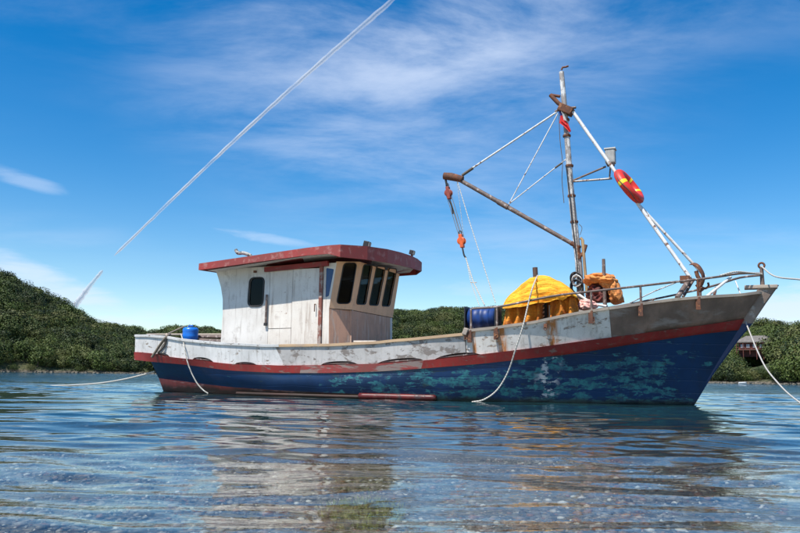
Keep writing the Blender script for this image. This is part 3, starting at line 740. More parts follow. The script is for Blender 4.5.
redT = trace([(138, 352), (155, 353.5), (170, 357), (185, 358.5), (230, 364), (280, 365.5), (330, 365), (380, 363.5), (430, 360), (480, 354.5), (530, 348.5), (580, 341.5), (630, 335), (710, 324.5), (743, 319)], bT)
redB = trace([(138, 360), (155, 362), (185, 364.5), (230, 370.5), (280, 373), (330, 373), (380, 371.5), (430, 368), (480, 364), (530, 358.5), (580, 353), (630, 344.5), (660, 340), (710, 333), (738, 330)], bB)
bootL = trace([(158, 378), (200, 383.5), (230, 387), (300, 391.5), (360, 394)], bW)+[(-5.0, .0), (-3, -.03), (0.03, -.03)]
XA = {'S': -13.85, 'T': -13.8, 'B': -13.2, 'W': -13.15}
zT = smooth_tab(redT); zB = smooth_tab(redB); zW = smooth_tab(bootL)
zSa = smooth_tab(topA); zSb = smooth_tab(topB)
zS = lambda x: zSa(x) if x < topA[-1][0] else zSb(x)
XSEAM = topA[-1][0]

def line(x0, x1, b, z, n, sgn=-1):
    return [Vector((x0+(x1-x0)*i/n, sgn*b(x0+(x1-x0)*i/n), z(x0+(x1-x0)*i/n))) for i in range(n+1)]
NS = 90
for sgn in (-1, 1):
    LB = line(-13.2, .98, bB, zB, NS, sgn); LW = line(-13.42, .03, bW, zW, NS, sgn)
    L1 = [Vector((p.x+(.27 if i < 1 else .12 if i < 2 else 0)-(i/NS)**6*.2, p.y*.86, -.30)) for i, p in enumerate(LW)]
    L0 = [Vector((p.x+.1-(i/NS)**6*.35, sgn*.06, -.75+.1*(i/NS))) for i, p in enumerate(LW)]
    rows = []
    for q in range(11):
        u = q/10; row = []
        for i in range(NS+1):
            a, c = LW[i], LB[i]; f = i/NS
            p = a.lerp(c, u); full = .10*math.sin(math.pi*u)*(1-f**4)*(1 if f > .1 else f*10)   # a little belly amidships, hollow forward
            full -= .05*math.sin(math.pi*u)*max(0, (f-.8)/.2)
            p.y += sgn*full*.55; row.append(p)
        rows.append(row)
    MB().grid(rows).build('hull_side', HULL, boat, True)
    MB().grid([L0, L1, LW]).build('hull_bottom', BOOT, boat, True)
    # red rubbing strake: a proud band of real thickness
    n = 100; a = line(-13.85, 1.08, bT, zT, n, sgn); c = line(-13.85, .96, lambda x: bB(x) if x > -13.2 else bT(x)-.03, zB, n, sgn)
    rows = [a, [p.lerp(q, .33) for p, q in zip(a, c)], [p.lerp(q, .66) for p, q in zip(a, c)], c]
    rows = [[p+Vector((0, sgn*.035, 0)) for p in r] for r in rows]
    # two lengths with their own wear
    k1 = 38; k2 = 58
    for (s0, s1, mt, lb) in ((0, k1, RED, None), (k1, k2, REDMID, 'faded red strake amidships worn to bare wood'), (k2, n, RED, None)):
        mb = MB().sheet([r[s0:s1+1] for r in rows], lambda i, j, p: Vector((0, -sgn*.09, 0)))
        o = mb.build('rubbing_strake', mt, boat, True)
        if lb: o['label'] = lb
    # bulwark boards
    xd = loc(279, 356, -2.1).x; xb = loc(608, 320, -1.9).x
    arches = [loc(cx_, 357, -2).x for cx_ in ()]
    arc = [(160, 11), (201, 15), (244, 13), (338, 20), (400, 23), (456, 20)]
    arcs = []
    for cx_, hw in arc:
        xc = loc(cx_, 358, -bS(loc(cx_, 358, -2).x)).x; arcs.append((xc, hw/44.0*1.0, (.08 if hw > 14 else .06)))
    def arch(x):
        for xc, hw, hh in arcs:
            if abs(x-xc) < hw: return hh*math.sqrt(max(0, 1-((x-xc)/hw)**2))
        return 0
    segs = [(-13.85, xd-.004, zSa, WHITE, None, 'white'), (xd+.004, XSEAM-.01, zSa, GREYWH, 'scuffed grey-white bulwark board beside the wheelhouse front', 'grey'),
            (XSEAM+.01, xb-.003, zSb, RUSTWHITE, 'white bulwark board with orange rust runs', 'rust'), (xb+.003, 1.42, zSb, BOWGREY, 'bare grey-brown bulwark board at the bow', 'bow')]
    for x0, x1, zs, mt, lb, kind in segs:
        nn = max(24, int((x1-x0)/.06)); rows = []
        for q in range(6):
            u = q/5; row = []
            for i in range(nn+1):
                f = i/nn; x = x0+(x1-x0)*f
                diag = 0
                if kind == 'white' and f > .9: diag = -.0
                xl = x if kind != 'bow' else x0+(min(x1, 1.06)-x0)*f
                top = Vector((x, sgn*bS(x), zs(x))); bot = Vector((xl, sgn*bT(xl), zT(xl)+arch(xl)))
                # slanted scarf joint between the first two boards
                if kind in ('white', 'grey'):
                    sh = .12*(1-2*u)
                    wgt = (f if kind == 'white' else 1-f)**8; top.x -= .0; 
                p = bot.lerp(top, u)
                if kind in ('white', 'grey'): p.x -= .13*(2*u-1)*wgt
                p.z += .004*noise.noise(Vector((x*3, u, 1)))
                row.append(p)
            rows.append(row)
        mb = MB().sheet(rows, lambda i, j, p: Vector((0, -sgn*.05, 0)))
        o = mb.build('bulwark_board', mt, boat, True)
        if lb: o['label'] = lb
        # cap rail
        xs_ = [x0+(x1-x0)*i/nn for i in range(nn+1)]
        def caprow(off, dz): return [Vector((x, sgn*(max(.0, bS(x)+off)), zs(x)+dz+.006*noise.noise(Vector((x*2.3, 7, sgn))))) for x in xs_]
        rws = [caprow(.035, -.03), caprow(.04, .025), caprow(-.02, .032), caprow(-.12, .02), caprow(-.12, -.03), caprow(.035, -.03)]
        MB().grid(rws).add([r[0] for r in rws[:5]], [(0, 1, 2, 3, 4)]).add([r[-1] for r in rws[:5]], [(4, 3, 2, 1, 0)]).build('cap_rail', {'grey': TAN, 'white': WHITE}.get(kind, TIMBER), boat, True)
        # inner planking seen through the scuppers
    inn = line(-13.7, .6, lambda x: bT(x)-.16, lambda x: zT(x)-.02, 60, sgn); inu = [Vector((p.x, p.y, p.z+.3)) for p in inn]
    MB().grid([inn, inu]).build('waterway_plank', DKWOOD, boat, True)
    st = [p+Vector((0, 0, .03)) for p in line(-13.6, .6, lambda x: bT(x)-.03, lambda x: zT(x), 80, sgn)]
    MB().tube([p+Vector((0, -sgn*.01, 0)) for p in st], .022, 6).build('deck_edge_timber', DARKPIPE, boat, True)

# transom, counter underside and deck
n = 8
tr_ = [[Vector((-13.85, y*bS(-13.85), zSa(-13.85))) for y in np.linspace(-1, 1, n)], [Vector((-13.83, y*bT(-13.8), zB(-13.8))) for y in np.linspace(-1, 1, n)]]
MB().sheet(tr_, lambda i, j, p: Vector((.05, 0, 0))).build('transom', WHITE, boat, True)
cu = [[Vector((-13.83, y*bT(-13.8), zB(-13.8)+.01)) for y in np.linspace(-1, 1, n)], [Vector((-13.15, y*bB(-13.15), zB(-13.15)+.01)) for y in np.linspace(-1, 1, n)]]
MB().grid(cu).build('counter', RED, boat, True)
lo = [[Vector((-13.2, y*bB(-13.2), zB(-13.2))) for y in np.linspace(-1, 1, n)], [Vector((-13.42, y*bW(-13.42), zW(-13.42))) for y in np.linspace(-1, 1, n)], [Vector((-13.15, y*bW(-13.42)*.86, -.3)) for y in np.linspace(-1, 1, n)], [Vector((-13.0, y*.06, -.75)) for y in np.linspace(-1, 1, n)]]
MB().grid(lo).build('stern_planking', HULL, boat, True)
dk = []
for i in range(61):
    x = -13.8+14.4*i/60; b_ = bT(x)-.08; dk.append([Vector((x, y*b_, zT(x)-.03+.05*(1-y*y))) for y in np.linspace(-1, 1, 9)])
MB().grid(dk).build('deck', plain('worn_deck_planks', (.22, .17, .13), .8, 0, .5, 5), boat, True)
# stem
so = [(1.76, 2.47), (1.50, 2.10), (1.23, 1.69), (.96, 1.36), (.48, .70), (.02, 0), (-.35, -.5), (-.6, -.8)]
si = [(1.36, 2.40), (1.18, 2.10), (.95, 1.69), (.72, 1.36), (.25, .70), (-.22, 0), (-.6, -.5), (-.9, -.8)]
def stemrange(a, b, m, hw0, hw1):
    rows = []
    for (xo, zo), (xi, zi), hw in zip(so[a:b], si[a:b], np.linspace(hw0, hw1, b-a)):
        rows.append([Vector((xi, -hw*1.6, zi)), Vector((xo-.03, -hw, zo)), Vector((xo, -hw*.6, zo)), Vector((xo, hw*.6, zo)), Vector((xo-.03, hw, zo)), Vector((xi, hw*1.6, zi)), Vector((xi, -hw*1.6, zi))])
    mb = MB().grid(rows); mb.add(rows[0][:6], [(0, 1, 2, 3, 4, 5)]); mb.add(rows[-1][:6], [(5, 4, 3, 2, 1, 0)]); return mb.build('stem', m, boat, False)
BLUEST = plain('blue_stem_paint', (.005, .027, .095), .45, 0, .3, 3)
stemrange(0, 3, weathered('brown_stem_timber', (.27, .20, .16), (.17, .13, .11), (.35, .30, .26), streak=.4, patch=(.55, .63), pscale=5), .085, .055)
stemrange(2, 4, BLUEST, .055, .045); stemrange(3, 8, BLUEST, .045, .03)
MB().box((1.42, 0, 2.44), (.62, .30, .07)).build('stem_head_block', TIMBER, boat, bevel=.01)
# bilge strakes at the waterline
def side_path(px0, px1, n, dy, z):
    pts = []
    for i in range(n+1):
        x = px0+(px1-px0)*i/n; pts.append(Vector((x, -(bW(x)+dy), z(x) if callable(z) else z)))
    return pts
xs0 = loc(232, 390, -1.9).x; xs1 = loc(365, 395, -2.0).x; xs2 = loc(434, 396, -1.95).x
MB().tube(side_path(xs0, xs1, 30, .02, lambda x: .045), .035, 8).build('bilge_strake', BOOT, boat, True)
pp = side_path(xs1-.1, xs2, 18, .06, .065)
MB().tube([pp[0]]+pp+[pp[-1]+Vector((.05, 0, 0))], [.04]+[.066]*len(pp)+[.04], 12).build('waterline_fender', weathered('dark_red_fender', (.13, .010, .010), (.07, .008, .008), (.06, .03, .03), patch=(.55, .62), pscale=5, rough=.4), boat, True)['label'] = 'fat dark red fender pipe at the waterline'

# ------------------------------------------------------------------ wheelhouse
wh = empty('wheelhouse', (0, 0, 0), boat); 
YW = -1.5
def panel(name, m, poly, holes, p0, e1, e2, th, parent=wh, label=None):
    e1 = Vector(e1).normalized(); nn = e1.cross(Vector(e2)).normalized(); e2 = nn.cross(e1)
    loops = [[Vector((a, b, 0)) for a, b in poly]]+[[Vector((a, b, 0)) for a, b in h] for h in holes]
    if len(holes) == 1:      # a ring of quads between the opening and the outline
        H_ = [Vector(p).to_2d() for p in holes[0]]; P_ = [Vector(p).to_2d() for p in poly]; cc = sum(H_, Vector((0, 0)))/len(H_)
        an = sorted({round(math.atan2(p.y-cc.y, p.x-cc.x), 6) for p in H_+P_})
        def hit(L, a):
            d = Vector((math.cos(a), math.sin(a))); best = None
            for i in range(len(L)):
                p, q = L[i]-cc, L[(i+1) % len(L)]-cc; e = q-p; den = d.x*e.y-d.y*e.x
                if abs(den) < 1e-12: continue
                t_ = (p.x*e.y-p.y*e.x)/den; u_ = (p.x*d.y-p.y*d.x)/den
                if t_ > 0 and -1e-4 <= u_ <= 1+1e-4 and (best is None or t_ < best): best = t_
            return cc+d*(best if best else .1)
        fi = [(hit(H_, a), hit(P_, a)) for a in an]; n_ = len(fi); p0 = Vector(p0); vs = []
        for off in (0, th):
            for k_ in (0, 1): vs += [p0+e1*p[k_].x+e2*p[k_].y-nn*off for p in fi]
        fs = []
        for i in range(n_):
            j = (i+1) % n_; fs += [(i, j, n_+j, n_+i), (2*n_+i, 3*n_+i, 3*n_+j, 2*n_+j), (i, 2*n_+i, 2*n_+j, j), (n_+i, n_+j, 3*n_+j, 3*n_+i)]
        o = MB().add(vs, fs).build(name, m, parent)
        if label: o['label'] = label
        return o
    tris = tessellate_polygon(loops); flat = [p for l in loops for p in l]; p0 = Vector(p0)
    fr_ = [p0+e1*p.x+e2*p.y for p in flat]; bk = [p-nn*th for p in fr_]; N = len(flat); mb = MB()
    fs = [tuple(f) for f in tris]+[tuple(i+N for i in f[::-1]) for f in tris]; k = 0
    for l in loops:
        c = len(l)
        for i in range(c): a, b = k+i, k+(i+1) % c; fs.append((a, b, b+N, a+N))
        k += c
    o = mb.add(fr_+bk, fs).build(name, m, parent)
    if label: o['label'] = label
    return o
def rrect(cs, r, seg=5):      # rounded quad from 4 corners (any quad)
    out = []; n = len(cs)
    for i in range(n):
        p = Vector(cs[i]); a = Vector(cs[i-1]); b = Vector(cs[(i+1) % n]); u = (a-p).normalized(); v = (b-p).normalized()
        A_, B_ = p+u*r, p+v*r
        for k in range(seg+1):
            t_ = k/seg; out.append(((1-t_)**2*A_+2*t_*(1-t_)*p+t_*t_*B_)[:2])
    return out
# near side wall, in boards: coordinates are (X, z) on y = YW
def sidewall(y, sgn):
    e1 = (1, 0, 0); p0 = (0, y, 0)
    def pan(name, m, poly, holes=(), th=.04, dy=0, label=None):
        return panel(name, m, poly, list(holes), (0, y+sgn*dy, 0), (1, 0, 0), (0, 0, 1), th*(1 if sgn < 0 else -1), label=label)
    rear = [(-10.88, .55), (-10.86, 1.23), (-10.84, 2.0), (-10.86, 2.35), (-10.93, 2.65), (-11.03, 2.9), (-11.12, 3.10)]
    hole = rrect([(-10.09, 2.16), (-9.69, 2.16), (-9.67, 2.84), (-10.07, 2.84)], .13)
    pan('wall_board', WALLGREY, [(-9.505, .55)]+[(-9.505, 3.12)]+rear[::-1], [hole])
    o = panel('window_pane', GLASS, rrect([(-10.11, 2.14), (-9.67, 2.14), (-9.65, 2.86), (-10.09, 2.86)], .13), [], (0, y-sgn*.02, 0), (1, 0, 0), (0, 0, 1), .006*(1 if sgn < 0 else -1))
    ring = [Vector((a, y+sgn*.008, b)) for a, b in rrect([(-10.10, 2.15), (-9.68, 2.15), (-9.66, 2.85), (-10.08, 2.85)], .13)]
    MB().tube(ring, .02, 6, closed=True).build('window_frame', BLACK, wh, True)
    pan('wall_board', CREAM, [(-9.495, 1.60), (-8.86, 1.61), (-8.86, 3.12), (-9.495, 3.12)], dy=-.0)
    pan('wall_board', CREAM, [(-9.495, .55), (-8.86, .55), (-8.86, 1.595), (-9.495, 1.585)], dy=.004)
    dr = pan('door', CREAM, [(-8.845, .58), (-8.12, .58), (-8.12, 3.02), (-8.845, 3.02)], th=.035, dy=.012)
    MB().tube([(-8.2, y+sgn*.02, 2.16), (-8.2, y+sgn*.07, 2.16), (-8.2, y+sgn*.07, 1.98)], .012, 6).build('door_handle', RUST, dr, True)
    MB().box((-8.07, y+sgn*.015, 1.82), (.085, .06, 2.5)).build('door_post', weathered('red_brown_post', (.30, .09, .06), (.20, .07, .05), (.36, .28, .24), patch=(.5, .6), pscale=6), wh, bevel=.006)
    sw = [(-7.955, 2.32), (-7.865, 2.34), (-7.745, 2.98), (-7.955, 3.02)]
    pan('wall_board', CREAM, [(-8.02, .55), (-7.775, .55), (-7.775, 1.25), (-7.85, 2.06), (-7.68, 3.13), (-8.02, 3.13)], [rrect(sw, .03, 2)])
    panel('window_pane', BLUEGLASS, rrect(sw, .03, 2), [], (0, y-sgn*.01, 0), (1, 0, 0), (0, 0, 1), .01*(1 if sgn < 0 else -1), label='narrow blue side pane')
sidewall(YW, -1); sidewall(1.78, 1)
MB().tube([(-9.55, YW-.04, 1.72), (-9.55, YW-.04, 2.42)], .028, 8).build('downpipe', DARKPIPE, wh, True)
MB().box((-9.55, YW-.045, 1.70), (.07, .06, .07)).build('pipe_bracket', BLACK, wh, bevel=.005)
MB().box((-9.92, YW-.03, 3.0), (.07, .05, .05)).build('light_socket', RUST, wh, bevel=.005)
# back wall
rows = [[Vector((x, y, z)) for y in (-1.498, 1.778)] for x, z in ((-10.87, .55), (-10.85, 1.23), (-10.83, 2.0), (-10.85, 2.35), (-10.92, 2.65), (-11.02, 2.9), (-11.11, 3.10))]
MB().sheet(rows, lambda i, j, p: Vector((.04, 0, 0))).build('back_wall', WALLGREY, wh)
# front: angled bay facets, upper part leaning forward over the lower
NC_b, NC_s, NC_t = Vector((-7.775, -1.5, .55)), Vector((-7.85, -1.5, 2.06)), Vector((-7.68, -1.5, 3.16))
SM_b, SM_s = Vector((-7.46, -1.05, .55)), Vector((-7.47, -1.05, 2.05))
SM_t = loc(360, 262, -1.05); SM_t.z = 3.2
def mir(v): return Vector((v.x, -v.y, v.z))
def facet(name, m, a, b, c, d, holes_px, th=.045, label=None, parent=wh, panes=True, mirror=False):
    # a,b bottom left/right, c top right, d top left (boat frame)
    if mirror: a, b, c, d = mir(b), mir(a), mir(d), mir(c)
    e1 = (b-a).normalized(); nn = e1.cross(d-a).normalized(); e2 = nn.cross(e1)
    to = lambda p: ((p-a).dot(e1), (p-a).dot(e2))
    poly = [to(a), to(b), to(c), to(d)]; hs = []
    for h in holes_px:
        if isinstance(h[0], Vector): h2 = [to(p) for p in h]
        else: h2 = [to(loc_plane(px, py, a, nn)) for px, py in h]
        hs.append(rrect(h2, .095))
    if len(hs) > 1:
        cr_ = [[to(loc_plane(px, py, a, nn)) for px, py in h] for h in holes_px]
        L = lambda p, q, f: (p[0]+(q[0]-p[0])*f, p[1]+(q[1]-p[1])*f)
        def cut(pa, pb):      # where the line through two points meets the bottom and top edges
            res = []
            for e0, e1_ in ((poly[0], poly[1]), (poly[3], poly[2])):
                d1 = Vector((pb[0]-pa[0], pb[1]-pa[1])); d2 = Vector((e1_[0]-e0[0], e1_[1]-e0[1])); w0 = Vector((e0[0]-pa[0], e0[1]-pa[1]))
                den = d1.x*d2.y-d1.y*d2.x; t_ = (w0.x*d2.y-w0.y*d2.x)/den; res.append((pa[0]+d1.x*t_, pa[1]+d1.y*t_))
            return res
        cuts = [[poly[0], poly[3]]]+[cut(L(p[1], q[0], .5), L(p[2], q[3], .5)) for p, q in zip(cr_, cr_[1:])]+[[poly[1], poly[2]]]
        for (b0, t0), (b1, t1), h in zip(cuts, cuts[1:], hs):
            o = panel('window_surround', m, [(b0[0]+.001, b0[1]), (b1[0]-.001, b1[1]), (t1[0]-.001, t1[1]), (t0[0]+.001, t0[1])], [h], a, e1, e2, th, parent, label)
    else: o = panel(name, m, poly, hs, a, e1, e2, th, parent, label)
    for h in hs:
        panel('window_pane', GLASS, [(x, y) for x, y in h], [], a-nn*.022, e1, e2, .006, parent)
        MB().tube([a+e1*x+e2*y+nn*.004 for x, y in h], .014, 6, closed=True).build('window_seal', BLACK, parent, True)
    return o, a, e1, e2, nn
w1 = [(336.5, 303.5), (350, 303.5), (356.8, 263), (344, 263)]
facet('front_panel', BEIGE, NC_s, SM_s, SM_t, NC_t, [w1])
ws = [[(356, 304), (365.5, 304.5), (372.3, 265), (363.5, 264.5)], [(368.8, 305), (378, 305.5), (385.5, 266.8), (376.5, 266)], [(381.5, 306), (389.5, 306.3), (396.7, 269), (389, 268)]]
SR_s, SR_t = Vector((SM_s.x, 1.38, SM_s.z)), Vector((SM_t.x, 1.38, SM_t.z)); SR_b = Vector((SM_b.x, 1.38, SM_b.z))
FR = lambda v: Vector((v.x, 1.78, v.z))
e1f = Vector((0, 1, 0)); 
fo, fa, fe1, fe2, fn = facet('front_panel', BEIGE, SM_s, SR_s, SR_t, SM_t, ws)
# mirrored far bay
a_, b_, c_, d_ = SR_s, FR(NC_s), FR(NC_t), SR_t
facet('front_panel', BEIGE, a_, b_, c_, d_, [[a_.lerp(b_, .22).lerp(d_.lerp(c_, .22), .12), a_.lerp(b_, .8).lerp(d_.lerp(c_, .8), .12), a_.lerp(b_, .8).lerp(d_.lerp(c_, .8), .88), a_.lerp(b_, .22).lerp(d_.lerp(c_, .22), .88)]])
# lower front boards
facet('lower_panel', MAUVE, NC_b, SM_b, SM_s+Vector((-.01, .0, -.012)), NC_s+Vector((0, 0, -.012)), [])
k = .94
facet('lower_panel', MAUVE, SM_b, SM_b.lerp(SR_b, k), (SM_s.lerp(SR_s, k))+Vector((-.01, 0, -.012)), SM_s+Vector((-.01, 0, -.012)), [])
facet('lower_panel', WHITE, SM_b.lerp(SR_b, k+.005), SR_b, SR_s+Vector((-.01, 0, -.012)), SM_s.lerp(SR_s, k+.005)+Vector((-.01, 0, -.012)), [])
facet('lower_panel', MAUVE, SR_b, FR(NC_b), FR(NC_s)+Vector((0, 0, -.012)), SR_s+Vector((-.01, 0, -.012)), [])
for q in range(4): 
    # narrow mullion battens between the front windows
    pass
# interior floor, console
MB().box((-7.95, 0, 1.35), (.45, 2.2, .9)).build('console', DKWOOD, wh)
MB().tube([Vector((-7.75, -.25+.26*math.cos(a), 2.15+.26*math.sin(a))) for a in np.linspace(0, 6.283, 25)[:-1]], .02, 6, closed=True).build('steering_wheel', DKWOOD, wh, True)
# roof
out = [(-11.22, 2.15, 3.19, .14), (-11.22, 0, 3.24, .14), (-11.22, -2.0, 3.17, .145), (-9.6, -2.0, 3.30, .15), (-8.2, -2.0, 3.41, .16), (-7.62, -2.0, 3.44, .18), (-7.36, -1.97, 3.45, .27), (-6.98, -1.35, 3.49, .30), (-6.80, -.6, 3.53, .31),
       (-6.76, .1, 3.56, .31), (-6.76, .8, 3.58, .30), (-6.80, 1.35, 3.58, .28), (-6.83, 1.75, 3.54, .22), (-7.1, 2.08, 3.47, .2), (-8.2, 2.15, 3.41, .16), (-9.6, 2.15, 3.3, .15)]
N = len(out); mb = MB(); ctr = [Vector((-10.9, 0, 3.30)), Vector((-7.4, 0, 3.60))]
top = [Vector((x, y, z)) for x, y, z, h in out]; bot = [Vector((x, y, z-h)) for x, y, z, h in out]
ins = [Vector((-9.1+(x+9.1)*.9, y*.9, z+.03)) for x, y, z, h in out]
inb = [Vector((-9.1+(x+9.1)*.94, y*.94, z-.13)) for x, y, z, h in out]
mb.grid([inb+[inb[0]], [p.lerp(q, .02) for p, q in zip(top, ins)]+[top[0].lerp(ins[0], .02)], ins+[ins[0]]]); mb.add(ins, [tuple(range(N))]); mb.add(inb, [tuple(range(N))[::-1]])
mb.build('roof', ROOFRED, wh, False)
MB().add([(p.x, p.y, p.z-.012) for p in inb], [tuple(range(N))]).build('roof_lining', CREAM, wh)
# fascia boards, each its own piece
def fascia(i, j, name='fascia', dz=0):
    idx = [q % N for q in range(i, j+1)]
    pr = []
    for q in idx:
        a, b = top[(q-1) % N], top[(q+1) % N]; d = (b-a); nn = Vector((-d.y, d.x, 0)).normalized()
        if nn.dot(Vector((top[q].x+9.1, top[q].y, 0))) < 0: nn = -nn
        pr.append((top[q], bot[q], nn))
    rows = [[p+nn*.03+Vector((0, 0, .02)) for p, b, nn in pr], [b+nn*.03 for p, b, nn in pr]]
    MB().sheet(rows, lambda a, b, p: -pr[b][2]*.035).build('fascia', ROOFRED, wh, False)
fascia(2, 5); fascia(5, 13); fascia(13, 16); fascia(0, 2)
MB().box((-8.75, YW-.05, 3.075), (1.75, .08, .115), Matrix.Rotation(-R_(2.6), 3, 'Y')).build('door_header', RED, wh, bevel=.006)
# roof fittings
mb = MB().tube(catmull([(-10.15, -1.3, 3.2), (-10.2, -1.3, 3.42), (-10.42, -1.3, 3.52), (-10.6, -1.3, 3.53), (-10.68, -1.3, 3.62)], 4), .045, 8); mb.build('exhaust_pipe', weathered('sooty_white_pipe', (.5, .5, .48), (.3, .3, .29), (.05, .05, .05), patch=(.5, .6), pscale=9), wh, True)
def lamp(px, py, y, s=1):
    p = loc(px, py, y); e_ = empty('deck_lamp', p, wh)
    MB().box((0, 0, .03*s), (.12*s, .16*s, .13*s), Matrix.Rotation(.25, 3, 'Y')).build('lamp_head', BLACK, e_, bevel=.012)
    MB().box((.064*s, 0, .01*s), (.012, .13*s, .10*s), Matrix.Rotation(.25, 3, 'Y')).build('lamp_glass', LAMPG, e_)
    MB().box((0, 0, -.10*s), (.05, .03, .16*s)).build('lamp_bracket', RUST, e_); return e_
lamp(367, 245.5, -1.2, 1.05); lamp(412, 253.5, 1.0, .9); lamp(337.5, 250.5, -1.92, .9)

# ------------------------------------------------------------------ mast, boom and rigging (all part of the boat)
mast = empty('mast', (0, 0, 0), boat)
mp_ = [loc(px, py, 0) for px, py in ((583, 316), (581, 300), (578.5, 262), (574.5, 225), (571, 190), (568, 150), (565, 112), (561.5, 72))]
mp_ = [Vector((-2.2, 0, .9))]+mp_
MASTM = weathered('bare_grey_mast', (.42, .40, .38), (.30, .28, .27), (.66, .66, .65), rough=.6, patch=(.50, .58), pscale=6, nscale=3, pstretch=(1, 1, .5), dirt=(.10, .05, .035), dirt_amt=.9, streak=.8)
MB().tube(catmull(mp_, 5), [.095]*1+list(np.linspace(.092, .058, len(catmull(mp_, 5))-1)), 14).build('mast_pole', MASTM, mast, True)
for py, px in ((120, 565.5), (136, 566.8), (166, 569.4), (196, 571.6), (222, 574.2), (247, 577)):
    c = loc(px, py, 0); MB().lathe([(.07, -.03), (.09, -.025), (.095, 0), (.09, .025), (.07, .03)], c, n=14).build('mast_band', RUST, mast, True)
# second thin pipe strapped along the lower mast
MB().tube([loc(px, py, -.06) for px, py in ((588, 304), (585, 270), (582.5, 240), (580.5, 238))], .035, 8).build('strapped_pipe', weathered('ochre_timber', (.42, .28, .13), (.25, .18, .12)), mast, True)
MB().tube([loc(561.5, 70, 0), loc(562.5, 67.5, 0), loc(566, 67, 0), loc(568.5, 66, 0)], .025, 6).build('masthead_hook', RUST, mast, True)
MB().tube([loc(550.5, 95, -.05), loc(558, 103, -.08), loc(567, 110, -.08), loc(574, 111.5, 0)], [.05, .05, .045, .03], 8).build('crosspiece', RUST, mast, True)
MB().tube([loc(551, 95, -.05), loc(560, 96.5, -.05)], .035, 8).build('crosspiece', RUST, mast, True)
MB().box(loc(566, 110, -.02), (.34, .26, .18), Matrix.Rotation(.5, 3, 'Y')).build('mast_cap_fitting', RUST, mast, bevel=.02)
MB().tube([loc(555, 112, 0), loc(560, 109, 0), loc(576, 107.5, 0)], .03, 8).build('stay_lug', DARKPIPE, mast, True)
# boom
G0 = loc(579, 259, -.05); G1 = loc(578, 245, -.05); B1 = loc(571, 243, -.05); B0 = loc(458, 179, -.05); BT = loc(444, 176, -.05)
MB().tube([B1, B1.lerp(B0, .55)], [.048, .054], 10).build('boom', DARKPIPE, mast, True)
MB().tube([B1.lerp(B0, .54), B1.lerp(B0, .62), B1.lerp(B0, .64)], [.068, .068, .054], 10).build('boom_sleeve', DARKPIPE, mast, True)
MB().tube([B1.lerp(B0, .63), B0], [.054, .05], 10).build('boom', DARKPIPE, mast, True)
MB().tube([B0+Vector((.12, 0, -.02)), B0.lerp(BT, .5)+Vector((0, 0, .02)), BT], [.085, .1, .09], 10).build('boom_head', RUST, mast, True)
MB().tube(catmull([B1, loc(576, 246, -.05), loc(577.5, 252, -.05), G0], 3), .055, 8).build('gooseneck', RUST, mast, True)
MB().tube([loc(577, 260, -.05), loc(584, 252, -.05), loc(586, 245, -.02)], .04, 8).build('gooseneck_bracket', RUST, mast, True)
# topping stays (thin white pipes / wires)
def stay(name, pts, r, m=WHITETUBE): return MB().tube(pts, r, 6).build(name, m, mast, True)
MH = loc(557, 112, 0); stay('topping_stay', [MH, loc(462, 175, -.05)], .022); stay('topping_stay', [MH+Vector((.02, 0, -.04)), loc(509, 204, -.05)], .014)
stay('topping_stay', [loc(569, 157, 0), loc(509, 204, -.05)], .013)
stay('lashing', [loc(473, 168, -.04), loc(462, 175.5, -.05)], .035, ROPED)
stay('lashing', [loc(562, 163, -.02), loc(555, 168, -.03)], .022, ROPED)
# loose dark lines down the mast
stay('halyard', catmull([loc(559, 115, -.08), loc(560, 140, -.08), loc(562.5, 162, -.1), loc(562, 180, -.1), loc(564, 203, -.1)], 4), .009, ROPED)
stay('halyard', catmull([loc(566, 165, -.1), loc(570, 200, -.12), loc(573, 230, -.1), loc(577, 262, -.12), loc(578, 290, -.12)], 4), .012, BLACK)
stay('halyard', catmull([loc(570, 170, -.1), loc(573.5, 208, -.12), loc(576, 240, -.11), loc(580, 285, -.12)], 4), .008, ROPEW)
stay('halyard', catmull([loc(580, 235, -.1), loc(582, 228, -.1), loc(579, 224, -.1)], 4), .007, ROPED)
# forestays: two long white pipes to the bow rail
fs0 = loc(573, 112, -.05)
stay('forestay', [fs0, loc(690, 277.5, -.55)], .04)
stay('forestay', [loc(575, 114, .05), loc(640, 206, .25), loc(705, 276.5, .5)], .033)
# light bracket
stay('light_bracket', [loc(573, 181.5, 0), loc(612, 178.5, .02)], .024, GALV); stay('light_bracket', [loc(573, 180.5, 0), loc(606, 166.5, .02)], .022, DARKPIPE)
lb = empty('mast_light', loc(610.5, 157, .0), mast)
MB().box((0, 0, 0), (.22, .22, .32)).build('light_housing', LAMPG, lb, bevel=.03); MB().box((0, 0, -.18), (.16, .16, .05)).build('light_base', DARKPIPE, lb); MB().box((0, 0, .175), (.25, .25, .03)).build('light_lid', plain('pale_grey_lid', (.5, .5, .48), .5), lb)
MB().tube([loc(610.5, 165, 0), loc(609.5, 179, 0)], .02, 6).build('light_stem', DARKPIPE, lb_ := mast, True)
